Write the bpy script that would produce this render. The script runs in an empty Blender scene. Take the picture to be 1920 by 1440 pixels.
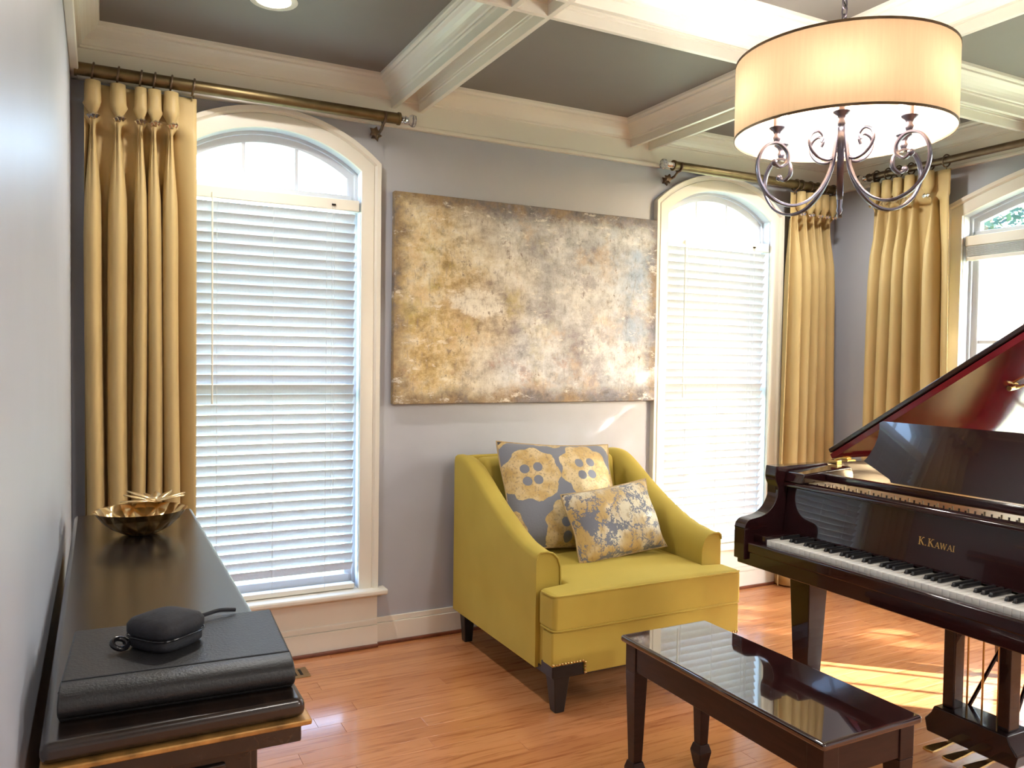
import bpy, bmesh, math, random
from mathutils import Vector, Matrix
PI = math.pi
random.seed(7)
SC = bpy.context.scene
COL = SC.collection

# ------------------------------------------------------------------ camera, world, sun, exposure
cam_d = bpy.data.cameras.new('camera'); cam = bpy.data.objects.new('camera', cam_d); COL.objects.link(cam)
SC.camera = cam
yaw, pitch, roll = 0.47716, -0.03103, 0.01373
fwd = Vector((math.sin(yaw)*math.cos(pitch), math.cos(yaw)*math.cos(pitch), math.sin(pitch)))
rgt0 = Vector((math.cos(yaw), -math.sin(yaw), 0)); up0 = rgt0.cross(fwd)
rgt = rgt0*math.cos(roll) + up0*math.sin(roll); upv = -rgt0*math.sin(roll) + up0*math.cos(roll)
M = Matrix((rgt, upv, -fwd)).transposed().to_4x4(); M.translation = Vector((0.10, -3.70, 1.39))
cam.matrix_world = M
cam_d.sensor_width = 36.0; cam_d.lens = 1497.0/1920*36.0; cam_d.clip_start = 0.02; cam_d.clip_end = 300

SC.view_settings.view_transform = 'Standard'; SC.view_settings.look = 'None'
SC.view_settings.exposure = 0.36; SC.view_settings.gamma = 1.0; SC.view_settings.use_curve_mapping = False

SUN_DIR = Vector((-1.0, 0.95, -0.62)).normalized()
world = bpy.data.worlds.new('world'); SC.world = world; world.use_nodes = True
wn = world.node_tree; wn.nodes.clear()
wo = wn.nodes.new('ShaderNodeOutputWorld'); wb = wn.nodes.new('ShaderNodeBackground')
sk = wn.nodes.new('ShaderNodeTexSky'); sk.sky_type = 'NISHITA'; sk.sun_disc = False
sk.sun_elevation = math.asin(-SUN_DIR.z); sk.sun_rotation = math.atan2(-SUN_DIR.x, -SUN_DIR.y)
sk.air_density = 1.0; sk.dust_density = 1.6; sk.ozone_density = 1.0
wb.inputs['Strength'].default_value = 3.8
wn.links.new(sk.outputs[0], wb.inputs['Color']); wn.links.new(wb.outputs[0], wo.inputs[0])

sun_d = bpy.data.lights.new('sun', 'SUN'); sun = bpy.data.objects.new('sun', sun_d); COL.objects.link(sun)
sun_d.energy = 80.0; sun_d.angle = math.radians(0.7); sun_d.color = (1.0, 0.97, 0.92)
sun.rotation_euler = (-SUN_DIR).to_track_quat('Z', 'Y').to_euler(); sun.location = (12, -6, 9)

SC.cycles.max_bounces = 10; SC.cycles.diffuse_bounces = 5; SC.cycles.glossy_bounces = 5
SC.cycles.transparent_max_bounces = 16; SC.cycles.caustics_reflective = False; SC.cycles.caustics_refractive = False
SC.cycles.sample_clamp_indirect = 6.0

# ------------------------------------------------------------------ node helpers
def new_mat(name):
    m = bpy.data.materials.new(name); m.use_nodes = True
    nt = m.node_tree
    return m, nt, nt.nodes['Principled BSDF']

def setp(b, **k):
    names = dict(color='Base Color', rough='Roughness', metal='Metallic', spec='Specular IOR Level', sheen='Sheen Weight',
                 sheen_rough='Sheen Roughness', sheen_tint='Sheen Tint', coat='Coat Weight', coat_rough='Coat Roughness',
                 trans='Transmission Weight', ior='IOR', emit='Emission Color', emit_s='Emission Strength', sss='Subsurface Weight')
    for a, v in k.items():
        if isinstance(v, tuple) and len(v) == 3: v = (*v, 1)
        b.inputs[names[a]].default_value = v

class S:                                             # a scalar socket with arithmetic
    def __init__(s, nt, sock): s.nt = nt; s.k = sock
    def op(s, o, *a, clamp=False):
        n = s.nt.nodes.new('ShaderNodeMath'); n.operation = o; n.use_clamp = clamp
        s.nt.links.new(s.k, n.inputs[0])
        for i, x in enumerate(a):
            if isinstance(x, S): s.nt.links.new(x.k, n.inputs[i+1])
            else: n.inputs[i+1].default_value = x
        return S(s.nt, n.outputs[0])
    def __add__(s, o): return s.op('ADD', o)
    def __sub__(s, o): return s.op('SUBTRACT', o)
    def __mul__(s, o): return s.op('MULTIPLY', o)
    def lt(s, o): return s.op('LESS_THAN', o)
    def gt(s, o): return s.op('GREATER_THAN', o)
    def smooth(s, a, b):
        n = s.nt.nodes.new('ShaderNodeMapRange'); n.interpolation_type = 'SMOOTHSTEP'
        s.nt.links.new(s.k, n.inputs['Value']); n.inputs['From Min'].default_value = a; n.inputs['From Max'].default_value = b
        return S(s.nt, n.outputs[0])

def coords(nt, kind='Object', scale=(1, 1, 1), loc=(0, 0, 0)):
    t = nt.nodes.new('ShaderNodeTexCoord'); mp = nt.nodes.new('ShaderNodeMapping')
    mp.inputs['Scale'].default_value = scale; mp.inputs['Location'].default_value = loc
    nt.links.new(t.outputs[kind], mp.inputs[0]); return mp.outputs[0]
def xyz(nt, sock):
    n = nt.nodes.new('ShaderNodeSeparateXYZ'); nt.links.new(sock, n.inputs[0])
    return [S(nt, n.outputs[i]) for i in range(3)]
def noise(nt, vec, scale, detail=4, rough=.55, dist=0.0):
    n = nt.nodes.new('ShaderNodeTexNoise'); nt.links.new(vec, n.inputs['Vector'])
    n.inputs['Scale'].default_value = scale; n.inputs['Detail'].default_value = detail
    n.inputs['Roughness'].default_value = rough; n.inputs['Distortion'].default_value = dist
    return S(nt, n.outputs[0])
def ramp(nt, s, stops):
    n = nt.nodes.new('ShaderNodeValToRGB'); nt.links.new(s.k, n.inputs[0]); cr = n.color_ramp
    while len(cr.elements) > 1: cr.elements.remove(cr.elements[-1])
    for i, (p, c) in enumerate(stops):
        e = cr.elements[0] if i == 0 else cr.elements.new(p)
        e.position = p; e.color = (*c, 1) if len(c) == 3 else c
    return n.outputs[0]
def mix(nt, f, a, b, blend='MIX'):
    n = nt.nodes.new('ShaderNodeMix'); n.data_type = 'RGBA'; n.blend_type = blend
    if isinstance(f, S): nt.links.new(f.k, n.inputs[0])
    else: n.inputs[0].default_value = f
    for i, x in ((6, a), (7, b)):
        if isinstance(x, tuple): n.inputs[i].default_value = (*x[:3], 1)
        else: nt.links.new(x, n.inputs[i])
    return n.outputs[2]
def bump(nt, b, s, strength=.2, dist=.01):
    n = nt.nodes.new('ShaderNodeBump'); n.inputs['Strength'].default_value = strength; n.inputs['Distance'].default_value = dist
    nt.links.new(s.k, n.inputs['Height']); nt.links.new(n.outputs[0], b.inputs['Normal'])

def simple(name, color, rough=.5, var=.06, nscale=8, bumpv=0, **k):
    m, nt, b = new_mat(name); setp(b, color=color, rough=rough, **k)
    n = noise(nt, coords(nt), nscale, 4)
    lo = tuple(c*(1-var) for c in color); hi = tuple(min(1, c*(1+var)) for c in color)
    nt.links.new(ramp(nt, n, [(.3, lo), (.7, hi)]), b.inputs['Base Color'])
    if bumpv: bump(nt, b, noise(nt, coords(nt), 220, 2), bumpv, .002)
    return m

MAT = {}
MAT['wall'] = simple('wall_paint', (.435, .455, .515), .42, .03, 3, .08, spec=.45)
MAT['ceil'] = simple('ceiling_paint', (.20, .184, .172), .6, .03, 3, .05)
MAT['trim'] = simple('white_gloss_trim', (.80, .77, .69), .3, .02, 3)
MAT['vinyl'] = simple('white_window_vinyl', (.62, .65, .70), .35, .02, 3)
MAT['shoe'] = simple('stained_shoe_moulding', (.16, .045, .02), .35, .2, 12)
MAT['brass_rod'] = simple('antique_brass', (.17, .125, .06), .42, .15, 20, metal=.9)
MAT['bronze'] = simple('dark_bronze', (.16, .11, .07), .4, .15, 30, metal=.8)
MAT['dark_iron'] = simple('brushed_dark_nickel', (.15, .14, .18), .3, .12, 40, metal=.9)
MAT['brass'] = simple('polished_brass', (.70, .48, .18), .22, .1, 20, metal=1.0)
MAT['chrome'] = simple('silver_collar', (.75, .75, .78), .15, .05, 20, metal=1.0)
MAT['black_wood'] = simple('black_lacquered_wood', (.012, .011, .012), .35, .3, 15)
MAT['ebony'] = simple('black_key', (.012, .012, .013), .3, .2, 15)
MAT['ivory'] = simple('white_key', (.78, .77, .74), .22, .03, 15)
MAT['leather'] = simple('black_leather', (.014, .014, .015), .42, .25, 60, .35)
MAT['nylon'] = simple('black_nylon', (.014, .015, .02), .75, .2, 90, .3)
MAT['black_plastic'] = simple('black_plastic', (.01, .01, .012), .2, .2, 30)
MAT['gold_plate'] = simple('gold_cast_plate', (.62, .40, .12), .35, .15, 12, metal=.85)
MAT['lid_red'] = simple('mahogany_lid_underside', (.135, .008, .014), .10, .25, 6, coat=.10, coat_rough=.03, spec=.16)
MAT['register'] = simple('brass_floor_register', (.30, .20, .10), .45, .15, 40, metal=.6)
MAT['dark_hole'] = simple('dark_duct', (.015, .012, .01), .9)
MAT['candle'] = simple('candle_sleeve', (.45, .36, .38), .5, .05)
MAT['bark'] = simple('tree_bark', (.12, .09, .07), .9, .3, 6)
MAT['lawn'] = simple('outdoor_lawn', (.30, .36, .20), .95, .25, .8)
MAT['foyer'] = simple('foyer_paint', (.62, .58, .52), .6, .03, 3)

def mahogany(name, col, rough=.07, cior=1.5, coat=1.0, spec=.35):
    m, nt, b = new_mat(name); v = coords(nt, scale=(3, 3, 22))
    g = noise(nt, v, 3.2, 6, .6, .6)
    nt.links.new(ramp(nt, g, [(.3, tuple(c*.6 for c in col)), (.7, tuple(c*1.35 for c in col))]), b.inputs['Base Color'])
    setp(b, rough=rough, coat=coat, coat_rough=.02, spec=spec); b.inputs['Coat IOR'].default_value = cior; return m
MAT['mahog'] = mahogany('polished_dark_mahogany', (.020, .0055, .0065), .12, 1.45, .5)
MAT['bench'] = mahogany('polished_bench_mahogany', (.026, .008, .008), .05, 2.0)
MAT['bench_leg'] = mahogany('bench_frame_mahogany', (.022, .008, .007), .30, 1.4, .3)

def console_wood():
    m, nt, b = new_mat('espresso_console_wood')
    v = coords(nt, scale=(9, 1.2, 9)); g = noise(nt, v, 5, 7, .65, 1.2)
    big = noise(nt, coords(nt), 2.0, 3)
    c = ramp(nt, g, [(.3, (.010, .007, .006)), (.55, (.028, .016, .011)), (.8, (.075, .038, .021))])
    nt.links.new(mix(nt, big.smooth(.45, .75), (.013, .009, .008), c), b.inputs['Base Color'])
    setp(b, rough=.26, coat=.5, coat_rough=.18); bump(nt, b, g, .05, .002); return m
MAT['console'] = console_wood()
MAT['gilt'] = simple('worn_gilt_edge', (.42, .22, .06), .4, .45, 30, metal=.4)

def floor_mat():
    m, nt, b = new_mat('red_oak_floor')
    oi = nt.nodes.new('ShaderNodeObjectInfo'); rnd = S(nt, oi.outputs['Random'])
    t = nt.nodes.new('ShaderNodeTexCoord')
    off = nt.nodes.new('ShaderNodeCombineXYZ'); nt.links.new((rnd*37.0).k, off.inputs[0]); nt.links.new((rnd*91.0).k, off.inputs[1])
    add = nt.nodes.new('ShaderNodeVectorMath'); nt.links.new(t.outputs['Object'], add.inputs[0]); nt.links.new(off.outputs[0], add.inputs[1])
    mp = nt.nodes.new('ShaderNodeMapping'); mp.inputs['Scale'].default_value = (1.6, 24, 10); nt.links.new(add.outputs[0], mp.inputs[0])
    g = noise(nt, mp.outputs[0], 2.2, 7, .62, .8)
    base = ramp(nt, rnd, [(0, (.52, .205, .078)), (.35, (.61, .255, .100)), (.7, (.55, .220, .084)), (1, (.65, .285, .120))])
    gr = ramp(nt, g, [(.32, (.62, .50, .42)), (.5, (1, 1, 1)), (.75, (1.0, 1.0, 1.0))])
    nt.links.new(mix(nt, .9, base, gr, 'MULTIPLY'), b.inputs['Base Color'])
    setp(b, rough=.24, coat=.5, coat_rough=.12, spec=.5)
    bump(nt, b, g, .04, .002); return m
MAT['floor'] = floor_mat()

def cloth(name, col, dark, rough=.75, sheen=.4, weave=260, trans=0.0):
    m, nt, b = new_mat(name); g = noise(nt, coords(nt), 3.0, 3)
    nt.links.new(ramp(nt, g, [(.3, dark), (.72, col)]), b.inputs['Base Color'])
    setp(b, rough=rough, sheen=sheen, sheen_rough=.45, sheen_tint=tuple(min(1, c*1.5+.1) for c in col), spec=.3)
    bump(nt, b, noise(nt, coords(nt), weave, 2), .12, .002)
    if trans:
        tr = nt.nodes.new('ShaderNodeBsdfTranslucent'); tr.inputs[0].default_value = (*col, 1)
        mx = nt.nodes.new('ShaderNodeMixShader'); mx.inputs[0].default_value = trans
        nt.links.new(b.outputs[0], mx.inputs[1]); nt.links.new(tr.outputs[0], mx.inputs[2])
        nt.links.new(mx.outputs[0], nt.nodes['Material Output'].inputs[0])
    return m
MAT['curtain'] = cloth('gold_silk_drape', (.58, .43, .20), (.52, .38, .17), .5, .3, 300, .10)
MAT['velvet'] = cloth('mustard_velvet', (.50, .38, .070), (.42, .315, .052), .7, .55, 300)
MAT['cushion_back'] = cloth('slate_cotton', (.17, .175, .20), (.15, .155, .18), .8, .2)

def translucent(name, col, f, rough=.6):
    m, nt, b = new_mat(name); setp(b, color=col, rough=rough, spec=.2)
    n = noise(nt, coords(nt, scale=(1, 1, .08)), 120, 2)
    c = ramp(nt, n, [(.3, tuple(x*.93 for x in col)), (.7, col)]); nt.links.new(c, b.inputs['Base Color'])
    tr = nt.nodes.new('ShaderNodeBsdfTranslucent'); nt.links.new(c, tr.inputs[0])
    mx = nt.nodes.new('ShaderNodeMixShader'); mx.inputs[0].default_value = f
    nt.links.new(b.outputs[0], mx.inputs[1]); nt.links.new(tr.outputs[0], mx.inputs[2])
    nt.links.new(mx.outputs[0], nt.nodes['Material Output'].inputs[0]); return m
MAT['shade'] = translucent('tan_silk_shade', (.76, .53, .32), .075)
MAT['slat'] = translucent('white_blind_slat', (.70, .71, .73), .10, .45)

def glass(name, tint=(1, 1, 1), gloss=.06):
    m, nt, b = new_mat(name); nt.nodes.remove(b)
    tr = nt.nodes.new('ShaderNodeBsdfTransparent'); tr.inputs[0].default_value = (*tint, 1)
    gl = nt.nodes.new('ShaderNodeBsdfGlossy'); gl.inputs['Roughness'].default_value = .02
    mx = nt.nodes.new('ShaderNodeMixShader'); mx.inputs[0].default_value = gloss
    nt.links.new(tr.outputs[0], mx.inputs[1]); nt.links.new(gl.outputs[0], mx.inputs[2])
    nt.links.new(mx.outputs[0], nt.nodes['Material Output'].inputs[0]); return m
MAT['pane'] = glass('window_glass')
def screen():
    m, nt, b = new_mat('insect_screen_mesh'); setp(b, color=(.55, .56, .58), rough=.8)
    tr = nt.nodes.new('ShaderNodeBsdfTransparent'); df = nt.nodes.new('ShaderNodeBsdfTranslucent'); df.inputs[0].default_value = (.6, .61, .63, 1)
    m1 = nt.nodes.new('ShaderNodeMixShader'); m1.inputs[0].default_value = .5; nt.links.new(b.outputs[0], m1.inputs[1]); nt.links.new(df.outputs[0], m1.inputs[2])
    mx = nt.nodes.new('ShaderNodeMixShader'); mx.inputs[0].default_value = .32
    nt.links.new(tr.outputs[0], mx.inputs[1]); nt.links.new(m1.outputs[0], mx.inputs[2]); nt.links.new(mx.outputs[0], nt.nodes['Material Output'].inputs[0]); return m
MAT['screen'] = screen()
def crystal():
    m, nt, b = new_mat('cut_crystal'); setp(b, color=(.95, .97, 1.0), rough=.02, trans=.85, ior=1.5, spec=.8)
    n = noise(nt, coords(nt), 60, 1); bump(nt, b, n, .2, .002); return m
MAT['crystal'] = crystal()
def emitter(name, col, s):
    m, nt, b = new_mat(name); setp(b, color=col, emit=col, emit_s=s, rough=.4); return m
MAT['bulb'] = emitter('candle_bulb_glow', (1.0, .94, .86), 330.0)
MAT['can_lens'] = emitter('can_lens_glow', (1.0, .86, .66), 6.0)

def leaf_mat():
    m, nt, b = new_mat('tree_leaf'); n = noise(nt, coords(nt), 2.5, 3)
    nt.links.new(ramp(nt, n, [(.3, (.015, .045, .035)), (.7, (.05, .11, .075))]), b.inputs['Base Color']); setp(b, rough=.6); return m
MAT['leaf'] = leaf_mat()

def painting_mat():
    m, nt, b = new_mat('abstract_canvas_paint')
    v = coords(nt); x, y, z = xyz(nt, v)                      # x 0..1.56, z 0..1.02 (object origin at lower left)
    big = noise(nt, coords(nt, scale=(1, 1, 1.2)), 2.2, 3, .5, .5)
    mid = noise(nt, coords(nt, scale=(1.5, 1, 1)), 6, 6, .65, .6)
    fine = noise(nt, coords(nt, scale=(2.2, 1, 1)), 22, 6, .75, .4)
    strk = noise(nt, coords(nt, scale=(9, 1, 1.6)), 9, 5, .7)
    n2 = noise(nt, coords(nt, loc=(5, 0, 3)), 3.4, 8, .72)
    n3 = noise(nt, coords(nt, scale=(1, 1, 1.6), loc=(2, 0, 9)), 9, 8, .75)
    val = n2*.6 + n3*.4
    warm = ramp(nt, val, [(.33, (.17, .11, .05)), (.41, (.36, .25, .10)), (.46, (.56, .42, .20)), (.505, (.70, .58, .35)), (.55, (.76, .68, .48)), (.62, (.84, .82, .74))])
    cool = ramp(nt, val, [(.33, (.20, .18, .20)), (.41, (.36, .35, .38)), (.46, (.45, .46, .49)), (.505, (.56, .58, .61)), (.55, (.68, .69, .71)), (.62, (.84, .84, .85))])
    side = (x + big*.8 - .40).smooth(.18, .80)
    c = mix(nt, side, warm, cool)
    c = mix(nt, noise(nt, coords(nt, loc=(3, 0, 1)), 3.6, 6, .65).smooth(.52, .66)*.55, c, (.60, .42, .24))
    c = mix(nt, noise(nt, coords(nt, loc=(7, 0, 5)), 3.4, 6, .65).smooth(.54, .68)*(x*-1.0 + 1.25).smooth(0, .8)*.65, c, (.45, .38, .12))
    blue = noise(nt, coords(nt, loc=(1, 0, 8)), 4.0, 6, .65).smooth(.42, .62)*x.smooth(1.05, 1.5)
    c = mix(nt, blue*.7, c, (.36, .50, .70))
    rust = noise(nt, coords(nt, loc=(6, 0, 2)), 5.5, 7, .7).smooth(.54, .66)*(z*-1.0 + .5).smooth(0, .45)
    c = mix(nt, rust*.7, c, (.40, .20, .14))
    px_ = (x - .44); pz_ = (z - .50)
    d = (px_*px_*7.0 + pz_*pz_*34.0)
    c = mix(nt, (d*-1.0 + n3*1.0).smooth(.25, .5)*.85, c, (.86, .85, .80))
    px_ = (x - 1.15); pz_ = (z - .55)
    d = (px_*px_*5.0 + pz_*pz_*6.0)
    c = mix(nt, (d*-1.0 + n3*1.1).smooth(.15, .6)*.25, c, (.80, .79, .77))
    ex = x.op('MINIMUM', x*-1.0 + 1.556); ez = z.op('MINIMUM', z*-1.0 + 1.02)
    e = ex.op('MINIMUM', ez)
    edge = (e*-1.0 + n3*.26 + big*.08).smooth(.06, .17)
    c = mix(nt, edge*.85, c, mix(nt, n2.smooth(.42, .58), (.11, .10, .12), (.24, .15, .06)))
    c = mix(nt, (fine*.5 + n3*.5).smooth(.565, .62)*.75, c, (.20, .14, .11))
    c = mix(nt, strk.smooth(.56, .68)*.45, c, (.30, .25, .24))
    grit = noise(nt, coords(nt, scale=(1.3, 1, 1), loc=(4, 0, 4)), 16, 9, .8)
    c = mix(nt, 1.0, c, ramp(nt, grit, [(.30, (.45, .42, .42)), (.46, (.88, .87, .86)), (.56, (1, 1, 1)), (1, (1, 1, 1))]), 'MULTIPLY')
    patch = noise(nt, coords(nt, loc=(11, 0, 7)), 5.0, 6, .7)*.6 + grit*.4
    c = mix(nt, patch.smooth(.545, .60)*.6, c, mix(nt, side, (.24, .17, .07), (.27, .25, .29)))
    c = mix(nt, noise(nt, coords(nt, scale=(1, 1, 2.2), loc=(9, 0, 2)), 10, 8, .75).smooth(.56, .66)*.6, c, (.86, .84, .78))
    nt.links.new(c, b.inputs['Base Color']); setp(b, rough=.55, spec=.35)
    bump(nt, b, fine, .25, .003); return m
MAT['painting'] = painting_mat()

def flower_pillow():
    m, nt, b = new_mat('lace_flower_print')
    v = coords(nt); x, y, z = xyz(nt, v)                       # x,z in the pillow plane, metres
    tot = None; hole = None
    wob = noise(nt, v, 18, 3)*.03
    for cx, cz in ((-.165, .075), (.115, .105), (.005, -.185), (.36, .02), (-.36, -.20), (.27, -.22), (-.04, .355), (.35,.33), (-.33,.36)):
        dx = x - cx; dz = z - cz
        r = (dx*dx + dz*dz).op('SQRT'); a = dz.op('ARCTAN2', dx)
        k = (r - ((a*9.0).op('COSINE')*.007) + wob - .015).lt(.135)
        tot = k if tot is None else tot.op('MAXIMUM', k)
        for ax, az in ((.030, .034), (-.034, .026), (.026, -.030), (-.028, -.036)):
            ex = dx - ax; ez = dz - az
            h = (ex*ex + ez*ez).lt(.00052); hole = h if hole is None else hole.op('MAXIMUM', h)
    lace = noise(nt, v, 90, 4, .7); sh = noise(nt, v, 14, 3)
    gold = mix(nt, sh.smooth(.35, .65), (.50, .33, .11), (.64, .50, .27))
    gold = mix(nt, lace.smooth(.54, .60)*.6, gold, (.22, .16, .10))
    c = mix(nt, tot*(hole*-1.0 + 1.0), (.165, .175, .215), gold)
    nt.links.new(c, b.inputs['Base Color']); setp(b, rough=.6, sheen=.2); bump(nt, b, lace, .3, .003); return m
MAT['flower'] = flower_pillow()
def leaf_pillow():
    m, nt, b = new_mat('feathered_leaf_print')
    v = coords(nt); 
    w = nt.nodes.new('ShaderNodeTexVoronoi'); w.feature = 'DISTANCE_TO_EDGE'; w.inputs['Scale'].default_value = 12
    d = noise(nt, v, 34, 4, .7); dv = nt.nodes.new('ShaderNodeVectorMath'); dv.operation = 'ADD'
    cmb = nt.nodes.new('ShaderNodeCombineXYZ'); nt.links.new(((d - .5)*.16).k, cmb.inputs[0]); nt.links.new(((noise(nt, coords(nt, loc=(4, 4, 4)), 34, 4, .7) - .5)*.16).k, cmb.inputs[2])
    nt.links.new(v, dv.inputs[0]); nt.links.new(cmb.outputs[0], dv.inputs[1]); nt.links.new(dv.outputs[0], w.inputs['Vector'])
    e = S(nt, w.outputs['Distance'])
    big = noise(nt, coords(nt, loc=(2, 2, 2)), 8, 3)
    k = (e*2.2 + big*.9).smooth(.60, .64)
    tone = mix(nt, noise(nt, v, 7, 2).smooth(.4, .6), (.50, .34, .12), (.66, .60, .44))
    tone = mix(nt, noise(nt, coords(nt, scale=(1, 1, .4)), 95, 3).smooth(.52, .66)*.55, tone, (.30, .20, .08))
    nt.links.new(mix(nt, k, (.15, .16, .20), tone), b.inputs['Base Color']); setp(b, rough=.6, sheen=.2)
    bump(nt, b, e, .3, .004); return m
MAT['leafprint'] = leaf_pillow()
def bowl_mat():
    m, nt, b = new_mat('gold_pineapple_metal'); v = coords(nt); x, y, z = xyz(nt, v)
    a = y.op('ARCTAN2', x); r = (x*x + y*y).op('SQRT')
    p = ((a*10.0 + r*90.0).op('SINE')).op('MAXIMUM', (a*10.0 - r*90.0).op('SINE'))
    setp(b, rough=.28, metal=1.0); n = noise(nt, v, 25, 3)
    nt.links.new(ramp(nt, n, [(.3, (.62, .40, .16)), (.7, (.86, .66, .36))]), b.inputs['Base Color'])
    bump(nt, b, p, .8, .006); return m
MAT['bowl'] = bowl_mat()
MAT['gold_leaf'] = simple('gold_leaf_metal', (.82, .62, .34), .3, .15, 30, metal=1.0)

# ------------------------------------------------------------------ mesh helpers
class B:
    def __init__(s): s.v = []; s.f = []
    def quad(s, *p):
        i = len(s.v); s.v += [tuple(q) for q in p]; s.f.append(tuple(range(i, i+len(p)))); return s
    def box(s, x0, x1, y0, y1, z0, z1):
        i = len(s.v)
        s.v += [(x, y, z) for z in (z0, z1) for x, y in ((x0, y0), (x1, y0), (x1, y1), (x0, y1))]
        for f in ((3, 2, 1, 0), (4, 5, 6, 7), (0, 1, 5, 4), (1, 2, 6, 5), (2, 3, 7, 6), (3, 0, 4, 7)): s.f.append(tuple(i+k for k in f))
        return s
    def taper(s, c, z0, z1, a0, b0, a1, b1):            # square post, half sizes a,b at z0 and at z1
        i = len(s.v); cx, cy = c
        s.v += [(cx-a0, cy-b0, z0), (cx+a0, cy-b0, z0), (cx+a0, cy+b0, z0), (cx-a0, cy+b0, z0),
                (cx-a1, cy-b1, z1), (cx+a1, cy-b1, z1), (cx+a1, cy+b1, z1), (cx-a1, cy+b1, z1)]
        for f in ((3, 2, 1, 0), (4, 5, 6, 7), (0, 1, 5, 4), (1, 2, 6, 5), (2, 3, 7, 6), (3, 0, 4, 7)): s.f.append(tuple(i+k for k in f))
        return s
    def prism(s, poly, h0, h1, ax='z'):                 # extrude a 2-D polygon along an axis
        fn = {'z': lambda p, h: (p[0], p[1], h), 'y': lambda p, h: (p[0], h, p[1]), 'x': lambda p, h: (h, p[0], p[1])}[ax]
        i = len(s.v); n = len(poly)
        s.v += [fn(p, h0) for p in poly] + [fn(p, h1) for p in poly]
        s.f.append(tuple(i+k for k in range(n))[::-1]); s.f.append(tuple(i+n+k for k in range(n)))
        for k in range(n): s.f.append((i+k, i+(k+1) % n, i+n+(k+1) % n, i+n+k))
        return s
    def rows(s, rows, close_u=False, close_v=False):    # grid of point rows
        i = len(s.v); m = len(rows); n = len(rows[0])
        for r in rows: s.v += [tuple(p) for p in r]
        for a in range(m if close_u else m-1):
            for c in range(n if close_v else n-1):
                a2 = (a+1) % m; c2 = (c+1) % n
                s.f.append((i+a*n+c, i+a*n+c2, i+a2*n+c2, i+a2*n+c))
        return s
    def lathe(s, prof, c=(0, 0, 0), n=24, cap=True):
        rows = [[(c[0]+r*math.cos(2*PI*k/n), c[1]+r*math.sin(2*PI*k/n), c[2]+z) for k in range(n)] for r, z in prof]
        i = len(s.v); s.rows(rows, close_v=True)
        if cap:
            s.f.append(tuple(i+k for k in range(n))[::-1]); s.f.append(tuple(i+(len(prof)-1)*n+k for k in range(n)))
        return s
    def tube(s, pts, r, n=8, cap=True, closed=False):
        pts = [Vector(p) for p in pts]; m = len(pts); rows = []; prev = None
        for k, p in enumerate(pts):
            if closed: t = pts[(k+1) % m] - pts[k-1]
            else: t = pts[min(k+1, m-1)] - pts[max(k-1, 0)]
            t.normalize()
            if prev is None:
                prev = t.orthogonal().normalized()
            u = (prev - t*prev.dot(t)).normalized(); w = t.cross(u); prev = u
            rr = r[k] if isinstance(r, (list, tuple)) else r
            rows.append([p + (u*math.cos(2*PI*a/n) + w*math.sin(2*PI*a/n))*rr for a in range(n)])
        i = len(s.v); s.rows(rows, close_v=True, close_u=closed)
        if cap and not closed:
            s.f.append(tuple(i+k for k in range(n))[::-1]); s.f.append(tuple(i+(m-1)*n+k for k in range(n)))
        return s
    def xf(s, fn):
        s.v = [tuple(fn(p)) for p in s.v]; return s

def spline(pts, n=6):                                    # Catmull-Rom through points
    P = [Vector(p) for p in pts]; out = []
    for i in range(len(P)-1):
        a, b, c, d = P[max(i-1, 0)], P[i], P[i+1], P[min(i+2, len(P)-1)]
        for k in range(n):
            t = k/n
            out.append(.5*((2*b) + (c-a)*t + (2*a-5*b+4*c-d)*t*t + (3*b-a-3*c+d)*t**3))
    out.append(P[-1]); return out

def wloc(o):
    v = Vector((0, 0, 0))
    while o is not None: v += o.location; o = o.parent
    return v
def add(name, b, mat, parent=None, smooth=None, bevel=0, seg=2, local=False, loc=None, subd=0):
    me = bpy.data.meshes.new(name)
    off = Vector((0, 0, 0))
    if not local:
        off = wloc(parent) if parent is not None else (Vector(loc) if loc is not None else Vector((0, 0, 0)))
    me.from_pydata([(p[0]-off.x, p[1]-off.y, p[2]-off.z) for p in b.v], [], b.f); me.update()
    bm = bmesh.new(); bm.from_mesh(me); bmesh.ops.recalc_face_normals(bm, faces=bm.faces); bm.to_mesh(me); bm.free()
    if mat is not None: me.materials.append(MAT[mat] if isinstance(mat, str) else mat)
    o = bpy.data.objects.new(name, me); COL.objects.link(o)
    if parent is not None: o.parent = parent
    elif loc is not None: o.location = loc
    if smooth is not None or bevel or subd:
        me.polygons.foreach_set('use_smooth', [True]*len(me.polygons))
        if smooth and not bevel: me.set_sharp_from_angle(angle=math.radians(smooth))
    if bevel:
        md = o.modifiers.new('bevel', 'BEVEL'); md.width = bevel; md.segments = seg; md.limit_method = 'ANGLE'
        md.angle_limit = math.radians(30); md.harden_normals = True
    if subd:
        md = o.modifiers.new('subd', 'SUBSURF'); md.levels = subd; md.render_levels = subd
    return o
def tag(o, label=None, cat=None, group=None, kind=None):
    if label: o['label'] = label
    if cat: o['category'] = cat
    if group: o['group'] = group
    if kind: o['kind'] = kind
    return o
def empty(name, loc, label=None, cat=None, group=None, kind=None, rot=(0, 0, 0)):
    o = bpy.data.objects.new(name, None); COL.objects.link(o); o.location = loc; o.rotation_euler = rot
    o.empty_display_size = .1
    return tag(o, label, cat, group, kind)

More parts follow.
